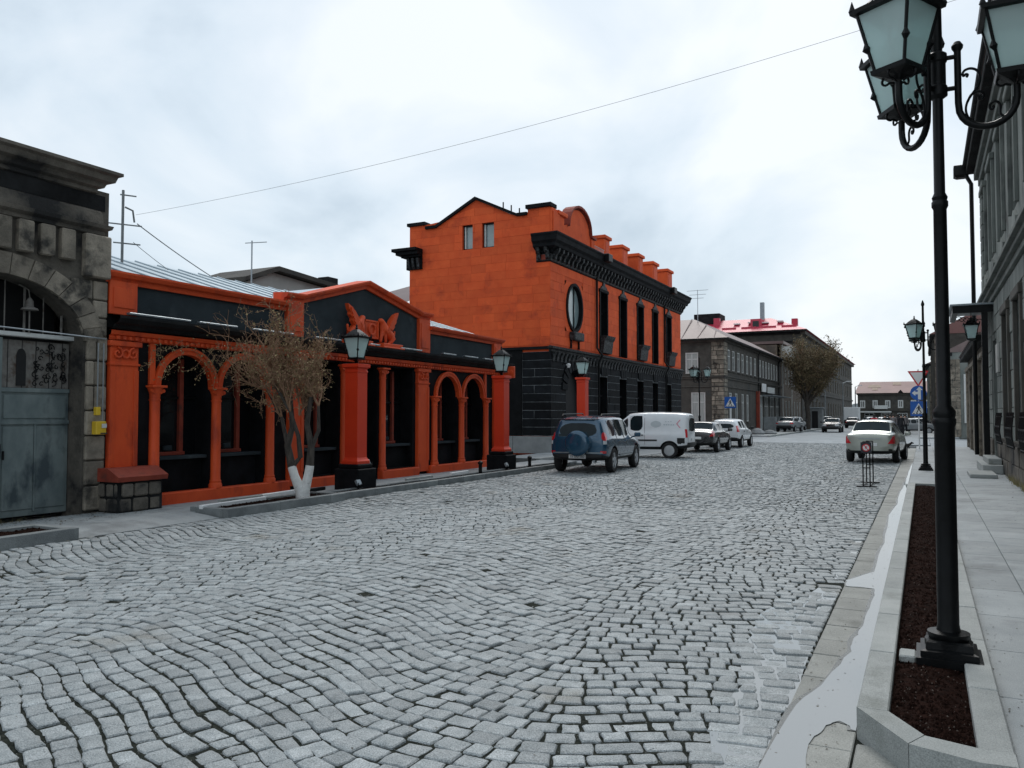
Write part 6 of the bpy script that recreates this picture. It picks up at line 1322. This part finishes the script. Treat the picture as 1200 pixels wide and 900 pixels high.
sign_post('white post with give way triangle, blue turn arrow disc and crossing sign', (-.2, 42.4, .08), 3.75, [('yield', 3.42), ('circle', 2.64), ('square', 1.9)])
sign_post('blue pedestrian crossing sign on a post near the parked hatchback', (-10.6, 50.3, 0), 2.85, [('square', 2.45)])
ns = thing('parking_stand', 'black frame stand with a round red and white parking notice', 'sign stand', (-1.22, 20.7, 0))
for y, z in ((0, 1.06), (1.3, 1.04)):
    q = MB()
    for x in (-.075, .075): q.tube([(x, y, .0), (x, y, z)], .016, 6)
    q.box(-.22, .22, y - .03, y + .03, 0, .03, 0, .006); q.tube([(-.075, y, z), (.075, y, z)], .016, 6); q.tube([(-.075, y, .45), (.075, y, .45)], .012, 6); q.build('frame', 'iron', ns, local=True)
q = MB(); 
for x in (-.075, .075): q.tube([(x, 0, 1.04), (x, 1.3, 1.02)], .012, 6); q.tube([(x, 0, .02), (x, 1.3, .02)], .012, 6)
q.build('side_rail', 'iron', ns, local=True)
nb = MB().box(-.12, .12, -.03, -.018, .80, 1.05, 0, .004).build('notice_board', 'ink', ns, local=True); MB().lathe([(.09, -.036), (.09, -.0305)], 28, (0, 0, .925), axis='y').build('disc', 'sign_red', nb, local=True); MB().lathe([(.068, -.041), (.068, -.0365)], 28, (0, 0, .925), axis='y').build('disc', 'white_paint', nb, local=True)
text_mesh('P', .11, (0, -.043, .925), (R(90), 0, 0), 'sign_red', nb); MB().prism([(-.045, .98), (-.03, .985), (.05, .87), (.035, .865)], 'y', -.0455, -.0445).build('slash', 'sign_red', nb, local=True)
# kiosk, far poles
kq = thing('kiosk', 'small grey green metal kiosk with a dark doorway under the bushy tree', 'kiosk', (-11.4, 100, .12)); MB().box(-.95, .95, -.9, .9, 0, 2.3, 0, .03).build('walls', 'plinth_grey', kq, local=True); MB().box(-1.05, 1.05, -1, 1, 2.301, 2.42, 0, .02).build('roof', 'flashing', kq, local=True); MB().box(-.15, .5, -.93, -.903, .05, 2.0).build('door', 'dark', kq, local=True)
for i, (x, y, h, lb) in enumerate([(-10.9, 107, 6.2, 'thin pale lamp pole beside the little kiosk'), (-10.4, 126, 6.2, 'thin lamp pole in front of the red roofed block'), (-10.4, 150, 6.4, 'thin lamp pole at the far corner of the red roofed block')]):
    t = thing('lamp_pole', lb, 'lamp pole', (x, y, .1)); MB().lathe([(.12, 0), (.07, h)], 8).build('pole', 'plinth_grey', t, local=True); MB().tube([(0, 0, h), (.6, 0, h + .25)], .05, 6).box(.5, 1.1, -.12, .12, h + .18, h + .3).build('head', 'white_paint', t, local=True)
# utility pole, wires, antenna
up_ = thing('utility_pole', 'thin metal utility pole with crossarms behind the stone gateway', 'pole', (-15, 11.25, 0)); MB().tube([(0, 0, 0), (0, 0, 6.45)], .028, 8).build('pole', 'kerb_dark', up_, local=True)
for z, a, b_ in ((6.35, -.05, .22), (5.72, -.3, .32), (5.32, -.15, .3)): MB().tube([(a * .6, a, z), (b_ * .6, b_, z)], .016, 6).build('crossarm', 'kerb_dark', up_, local=True)
MB().tube([(0, .05, 6.1), (.05, .2, 6.05), (.08, .22, 5.8)], .02, 6).build('insulator', 'kerb_dark', up_, local=True)
def wire(label, a, b_, sag, r=.008):
    a, b_ = Vector(a), Vector(b_); P = [a.lerp(b_, i / 40) - Vector((0, 0, sag * 4 * (i / 40) * (1 - i / 40))) for i in range(41)]; o = MB().tube(P, r, 4).build('wire', 'kerb_dark'); tag(o, label, 'wire')
wire('thin wire strung high across the whole street', (-14.85, 11.45, 5.95), (1.5, 14, 8.25), .3, .0033)
wire('sagging cable running from the utility pole down over the pavilion roof', (-14.8, 11.45, 5.75), (-17, 17.6, 4.8), .12, .014)
wire('thinner sagging cable from the low crossarm over the pavilion roof', (-14.85, 11.4, 5.35), (-17, 16, 4.75), .12, .008)
an = thing('tv_antenna', 'thin tv antenna rising behind the pavilion roof', 'antenna', (-19.5, 19.4, 3.8)); MB().tube([(0, 0, 0), (0, 0, 3.6)], .025, 5).build('mast', 'steel', an, local=True); MB().tube([(-.3, 0, 3.55), (.45, .2, 3.55)], .016, 5).build('element', 'steel', an, local=True)
# blade of roof edge tiles on the right edge: loose rubble near the far pavement
for i, (x, y) in enumerate([(-11.9, 66.5), (-11.2, 68)]):
    o = MB().lathe([(.5, 0), (.62, .15), (.4, .4), (.1, .52)], 7, (0, 0, 0)).build('boulder', 'plinth_grey'); o.location = (x, y, .11); o.scale = (1, .8, 1 - .3 * i); tag(o, ['pale boulder at the corner of the far left pavement', 'lower pale boulder lying beside the first'][i], 'boulder')

# ================================================================ TREES
def leaves(pts, size, name, m, parent, rt):
    V, F, RN = [], [], []; ox, oy, oz = wloc(parent)
    for p in pts:
        s = size * rt.uniform(.5, 1.3); a = Vector((rt.gauss(0, 1), rt.gauss(0, 1), rt.gauss(0, 1))).normalized(); b_ = a.orthogonal().normalized(); c = a.cross(b_); k = len(V); ph = rt.uniform(0, 6); d = b_ * math.cos(ph) + c * math.sin(ph); e_ = a.cross(d)
        for q in (d * s, e_ * s * .4 + a * s * .12, -d * s * .7, -e_ * s * .4 + a * s * .12): V.append((p[0] + q.x - ox, p[1] + q.y - oy, p[2] + q.z - oz))
        F += [(k, k + 1, k + 2), (k, k + 2, k + 3)]; r_ = rt.random(); RN += [r_, r_]
    o = stone_mesh(name, V, F, RN, m); o.data.polygons.foreach_set('use_smooth', [False] * len(F)); o.parent = parent; o['kind'] = 'stuff'; return o
rt = random.Random(31)
tr = thing('pruned_tree', 'small scraggly tree with a whitewashed forked trunk before the pavilion', 'tree', (-10.62, 11.95, .1))
tb = Vector((-10.62, 11.95, .1)); IL = Vector((-.89, -.455, 0)); ID = Vector((-.455, .89, 0))      # sideways and deeper, as the crown leans
def at(l, d, z): return tb + IL * (l if z < 1.2 else l * .84) + ID * d + Vector((0, 0, z if z < .6 else .6 + (z - .6) * 1.17))
q = MB(); q.tube([at(0, 0, -.05), at(.04, 0, .15), at(.16, .0, .42), at(.22, .02, .6)], [.13, .105, .085, .082], 12); q.tube([at(-.02, 0, -.05), at(-.03, .02, .15), at(-.09, .04, .42), at(-.12, .05, .62)], [.12, .10, .085, .08], 12); q.build('painted_trunk', 'limewash', tr, smooth=True)
q = MB(); limbs = [([(.22, .02, .6), (.30, .0, .95), (.27, .05, 1.25), (.3, .0, 1.75)], .08), ([(-.12, .05, .62), (-.14, .05, .95), (-.05, .1, 1.3), (-.14, .1, 1.75)], .078), ([(.05, .0, .75), (.08, -.05, 1.1), (.25, -.15, 1.5), (.6, -.2, 1.95)], .05), ([(-.14, .05, .9), (-.32, .1, 1.2), (-.34, .0, 1.6)], .05), ([(.3, 0, .95), (.55, .15, 1.4), (.9, .1, 1.9)], .045), ([(.22, .02, .6), (.05, 0, .76)], .06)]
ends = []
for P, r0 in limbs: n = len(P); q.tube([at(*p) for p in P], [r0 * (1 - .5 * i / (n - 1)) for i in range(n)], 9); ends += [Vector(P[-1]), Vector(P[-2])]
q.build('trunk', 'bark', tr, smooth=True)
tw = MB(); lp_ = []
def grow(p, d, L_, r, lev):
    n = 6; P = [p.copy()]; dd = d.normalized(); seg = L_ / n
    for i in range(n):
        dd = (dd + Vector((rt.gauss(0, .22), rt.gauss(0, .22), rt.gauss(0, .2) + (.08 if lev < 2 else -.02)))).normalized(); P.append(P[-1] + dd * seg)
    tw.tube([at(*x) for x in P], [max(.0034, r * (1 - .7 * i / n)) for i in range(n + 1)], 3 if lev > 1 else 5, cap=False)
    for k in range((0, 1, 2, 2)[min(lev, 3)] if lev else 0):
        i = rt.randrange(1, n + 1); lp_.append(at(*P[i]) + Vector((rt.gauss(0, .025), rt.gauss(0, .025), rt.gauss(0, .025))))
    if lev < 3:
        for k in range((5, 4, 4)[lev]):
            i = rt.randrange(2 if lev == 0 else 1, n + 1); nd = (dd * .5 + Vector((rt.gauss(0, .8), rt.gauss(0, .75), rt.gauss(0, .6) + (.45 if lev < 2 else .3)))).normalized(); grow(P[i], nd, L_ * rt.uniform(.5, .8), r * .55, lev + 1)
for e_ in [x for x in ends if x.z > 1.35]:
    for k in range(3): grow(e_, Vector((rt.gauss(.3, .5), rt.gauss(0, .5), rt.uniform(.5, 1.1))), rt.uniform(.5, .85), .022, 0)
for k in range(4): grow(Vector((.1, .0, 1.45)), Vector((rt.gauss(.05, .35), rt.gauss(0, .5), 1)), rt.uniform(.6, .9), .02, 0)
for k in range(7): grow(Vector((.9, .1, 1.9)), Vector((1, rt.gauss(0, .4), rt.uniform(-.1, .45))), rt.uniform(.7, 1.1), .014, 1)
tw.build('branches', 'twig', tr, kind='stuff')
leaves(lp_, .028, 'crown', 'leaf_dry', tr, rt)
# bushy street tree far along the left pavement
bt = thing('street_tree', 'bushy brown green street tree in front of the red roofed block', 'tree', (-11.2, 92, .1)); B0 = Vector((-11.2, 92, .1)); q = MB()
q.tube([B0, B0 + Vector((.1, 0, 1.5)), B0 + Vector((-.05, .1, 3.2))], [.32, .27, .24], 10); far_pts = []; far_tw = MB()
for k in range(15):
    a = k * 2.4; P = [B0 + Vector((-.05, .1, 2.2 + k * .1))]; d = Vector((math.cos(a) * .42, math.sin(a) * .42, 1)).normalized()
    for i in range(6): d = (d + Vector((rt.gauss(0, .16), rt.gauss(0, .16), .05))).normalized(); P.append(P[-1] + d * rt.uniform(.72, 1.05))
    q.tube(P, [.16, .13, .1, .08, .06, .04, .02], 6)
    for i in range(2, 7):
        for s_ in range(7):
            dd = (d + Vector((rt.gauss(0, .8), rt.gauss(0, .8), rt.gauss(.1, .5)))).normalized(); e_ = P[i] + dd * rt.uniform(.7, 1.7); far_tw.tube([P[i], P[i].lerp(e_, .5) + Vector((rt.gauss(0, .1), 0, .1)), e_], [.025, .018, .01], 3, cap=False)
            for l_ in range(34): far_pts.append(P[i].lerp(e_, rt.uniform(.3, 1.1)) + Vector((rt.gauss(0, .24), rt.gauss(0, .24), rt.gauss(0, .2))))
q.build('trunk', 'bark', bt, smooth=True); far_tw.build('branches', 'twig', bt, kind='stuff'); leaves(far_pts, .125, 'crown', 'leaf_far', bt, rt)
# low weeds: ivy twigs draped over the pavilion arches from the tree side
iv = thing('climbing_vine', 'thin dry vine hanging over the arches by the steel gate', 'vine', (FX + .15, 10.6, 2.9)); q = MB(); vp = []
for k in range(20):
    y = rt.uniform(9.7, 12.6); p = Vector((FX + .2, y, rt.uniform(2.85, 3.1))); P = [p.copy()]; d = Vector((.02, rt.gauss(0, .6), -.6))
    for i in range(8):
        d = (d + Vector((rt.gauss(0, .12), rt.gauss(0, .35), rt.gauss(-.03, .25)))).normalized(); P.append(P[-1] + d * rt.uniform(.06, .12)); P[-1].x = min(max(P[-1].x, FX + .13), FX + .35)
        for l_ in range(4): vp.append(P[-1] + Vector((rt.gauss(0, .03), rt.gauss(0, .05), rt.gauss(0, .05))))
    q.tube(P, .004, 3, cap=False)
q.build('stems', 'twig', iv); leaves(vp, .03, 'leaves', 'leaf_dry', iv, rt)

# ================================================================ PEOPLE AND A DOG
def person(label, loc, rz, top, legs='cloth_dark', hair='hair', stride=.12, lean=0., group=None):
    t = thing('person', label, 'person', loc, rz, group)
    V = [(0, 0, .95), (0, 0, 1.12), (0, .01, 1.32), (0, .0, 1.45), (0, .0, 1.55), (0, .02, 1.66), (0, .01, 1.76), (.19, 0, 1.40), (.25, .0, 1.12), (.24, .1, .88), (.24, .13, .8), (-.19, 0, 1.40), (-.25, .02, 1.12), (-.23, .1, .88), (-.23, .13, .8), (.1, stride * .3, .86), (.11, stride, .5), (.11, stride * .7, .09), (.12, stride * .7 + .15, .04), (-.1, -stride * .3, .86), (-.11, -stride * .4, .5), (-.11, -stride * 1.3, .1), (-.12, -stride * 1.3 + .15, .04)]
    E_ = [(0, 1), (1, 2), (2, 3), (3, 4), (4, 5), (5, 6), (3, 7), (7, 8), (8, 9), (9, 10), (3, 11), (11, 12), (12, 13), (13, 14), (0, 15), (15, 16), (16, 17), (17, 18), (0, 19), (19, 20), (20, 21), (21, 22)]
    Rr = [(.16, .12), (.16, .12), (.18, .125), (.12, .1), .06, .09, .075, .075, .055, .042, .04, .075, .055, .042, .04, .1, .075, .055, .045, .1, .075, .055, .045]
    o = skin_mesh('body', V, E_, Rr, ['skin', top, legs, hair], t, 1)
    for p in o.data.polygons:
        z = p.center.z; p.material_index = 2 if z < .93 else (3 if (z > 1.62 or (z > 1.5 and p.center.y < .06)) else (0 if z > 1.5 or (abs(p.center.x) > .19 and z < .87) else 1))
    return t
crowd = [(-3.1, 62, 20, 'cloth_red', 'person in a red jacket walking behind the silver sedan'), (-2.75, 71, 160, 'cloth_dark', 'person in a dark coat at the open end of the crowd nearest the black cars'), (-2.45, 72.5, 190, 'cloth_dark', 'person in a black jacket standing among the far crowd'), (-2.15, 71, 170, 'cloth_grey', 'person in a grey jacket in the middle of the crowd'), (-1.85, 73, 10, 'cloth_dark', 'person in black turned away inside the crowd'), (-1.6, 70.5, 200, 'cloth_dark', 'person in dark clothes by the grey jacket'), (-1.35, 72, 180, 'cloth_grey', 'person in pale grey at the kerb end of the crowd'), (-2.0, 75, 90, 'cloth_dark', 'person in dark clothes behind the rest of the crowd'), (-2.6, 76, 40, 'cloth_dark', 'person in dark clothes standing back behind the crowd')]
for i, (x, y, a, c_, lb) in enumerate(crowd): person(lb, (x, y, -.005), R(a), c_, stride=.05 + .03 * (i % 4), group=None)
dg_ = thing('dog', 'small black dog walking on the pavement edge beyond the silver sedan', 'dog', (-.75, 41, .1), R(0))
V = [(0, 0, .38), (.18, 0, .39), (.3, 0, .45), (.4, 0, .54), (.5, 0, .52), (.57, 0, .49), (-.2, 0, .38), (-.34, 0, .42), (-.46, 0, .5), (.2, .07, .28), (.22, .07, .14), (.2, .07, .02), (.17, -.07, .28), (.1, -.07, .15), (.12, -.07, .02), (-.2, .07, .28), (-.14, .07, .2), (-.26, .07, .13), (-.24, .07, .02), (-.24, -.07, .28), (-.2, -.07, .19), (-.34, -.07, .13), (-.34, -.07, .02), (.40, .05, .62), (.40, -.05, .62)]
E_ = [(0, 1), (1, 2), (2, 3), (3, 4), (4, 5), (0, 6), (6, 7), (7, 8), (1, 9), (9, 10), (10, 11), (1, 12), (12, 13), (13, 14), (6, 15), (15, 16), (16, 17), (17, 18), (6, 19), (19, 20), (20, 21), (21, 22), (3, 23), (3, 24)]
skin_mesh('body', V, E_, [.085, .1, .07, .065, .045, .03, .08, .03, .015, .045, .03, .022, .045, .03, .022, .05, .035, .025, .022, .05, .035, .025, .022, .018, .018], 'dog_black', dg_, 2)
dg_.scale = (.6, .6, .6)

# ================================================================ DIRT AND WEEDS
def litter(parent, n, x0, x1, y0, y1, z, r0, r1, name, m, rl, edge=None):
    V, F, RN = [], [], []; ox, oy, oz = wloc(parent)
    for i in range(n):
        y = rl.uniform(y0, y1); x = rl.uniform(x0, x1) if edge is None else edge + (x1 - x0) * rl.random() ** 3 * (1 if edge == x0 else -1); r = rl.uniform(r0, r1); a = rl.uniform(0, 6); k = len(V)
        for q in range(4): V.append((x + r * math.cos(a + q * 1.57) * (1 if q % 2 else .5) - ox, y + r * math.sin(a + q * 1.57) * (1 if q % 2 else .5) - oy, z + rl.uniform(.001, r * .5) - oz))
        F += [(k, k + 1, k + 2), (k, k + 2, k + 3)]; c_ = rl.random(); RN += [c_, c_]
    o = stone_mesh(name, V, F, RN, m); o.parent = parent; o['kind'] = 'stuff'; return o
rl = random.Random(77)
mat('debris', (.05, .045, .035), (.14, .12, .09), rough=.9, scale=10, rnd=.6, attr='rnd')
litter(pav, 110, .36, 1.94, 4.4, 30, .1015, .004, .014, 'debris', 'debris', rl); litter(pav, 420, .352, .75, 4.4, 20, .1015, .004, .012, 'debris', 'debris', rl, .352); litter(pav, 1300, 1.2, 1.9, 5, 32, .1015, .005, .02, 'debris', 'debris', rl, 1.9)
litter(pavl, 1500, -12.38, -11.4, 3, 9.6, .067, .006, .03, 'debris', 'debris', rl, -12.38); litter(gut, 700, -.735, -.4, 3, 25, -.0015, .004, .012, 'debris', 'debris', rl)
litter(road, 900, -10.3, -9.3, 4, 25, .004, .006, .02, 'debris', 'debris', rl, -10.3); litter(road, 500, -8, -.8, 2.5, 12, .004, .004, .012, 'debris', 'debris', rl)
mat('dry_grass', (.2, .18, .09), (.3, .26, .14), rough=.9, scale=6, rnd=.4, attr='rnd')
V, F, RN = [], [], []
for (x0, y0, n, h) in [(1.86, 18.2, 160, .22), (1.86, 19.6, 140, .2), (1.86, 21.5, 120, .2), (1.87, 14, 80, .12), (1.87, 23.1, 70, .14)] + [(-12.3, 4 + k * .7, 16, .09) for k in range(6)]:
    for i in range(n):
        x, y = x0 + rl.gauss(0, .03), y0 + rl.gauss(0, .35); z = .1 if x0 > 0 else .065; a = rl.uniform(0, 6); hh = h * rl.uniform(.4, 1.3); k = len(V); lx, ly = math.cos(a) * hh * .4, math.sin(a) * hh * .4
        V += [(x - .004, y, z), (x + .004, y, z), (x + lx, y + ly, z + hh)]; F.append((k, k + 1, k + 2)); RN.append(rl.random())
o = stone_mesh('dry_grass', V, F, RN, 'dry_grass'); tag(o, 'dry grass tufts along the foot of the walls', 'grass', kind='stuff')
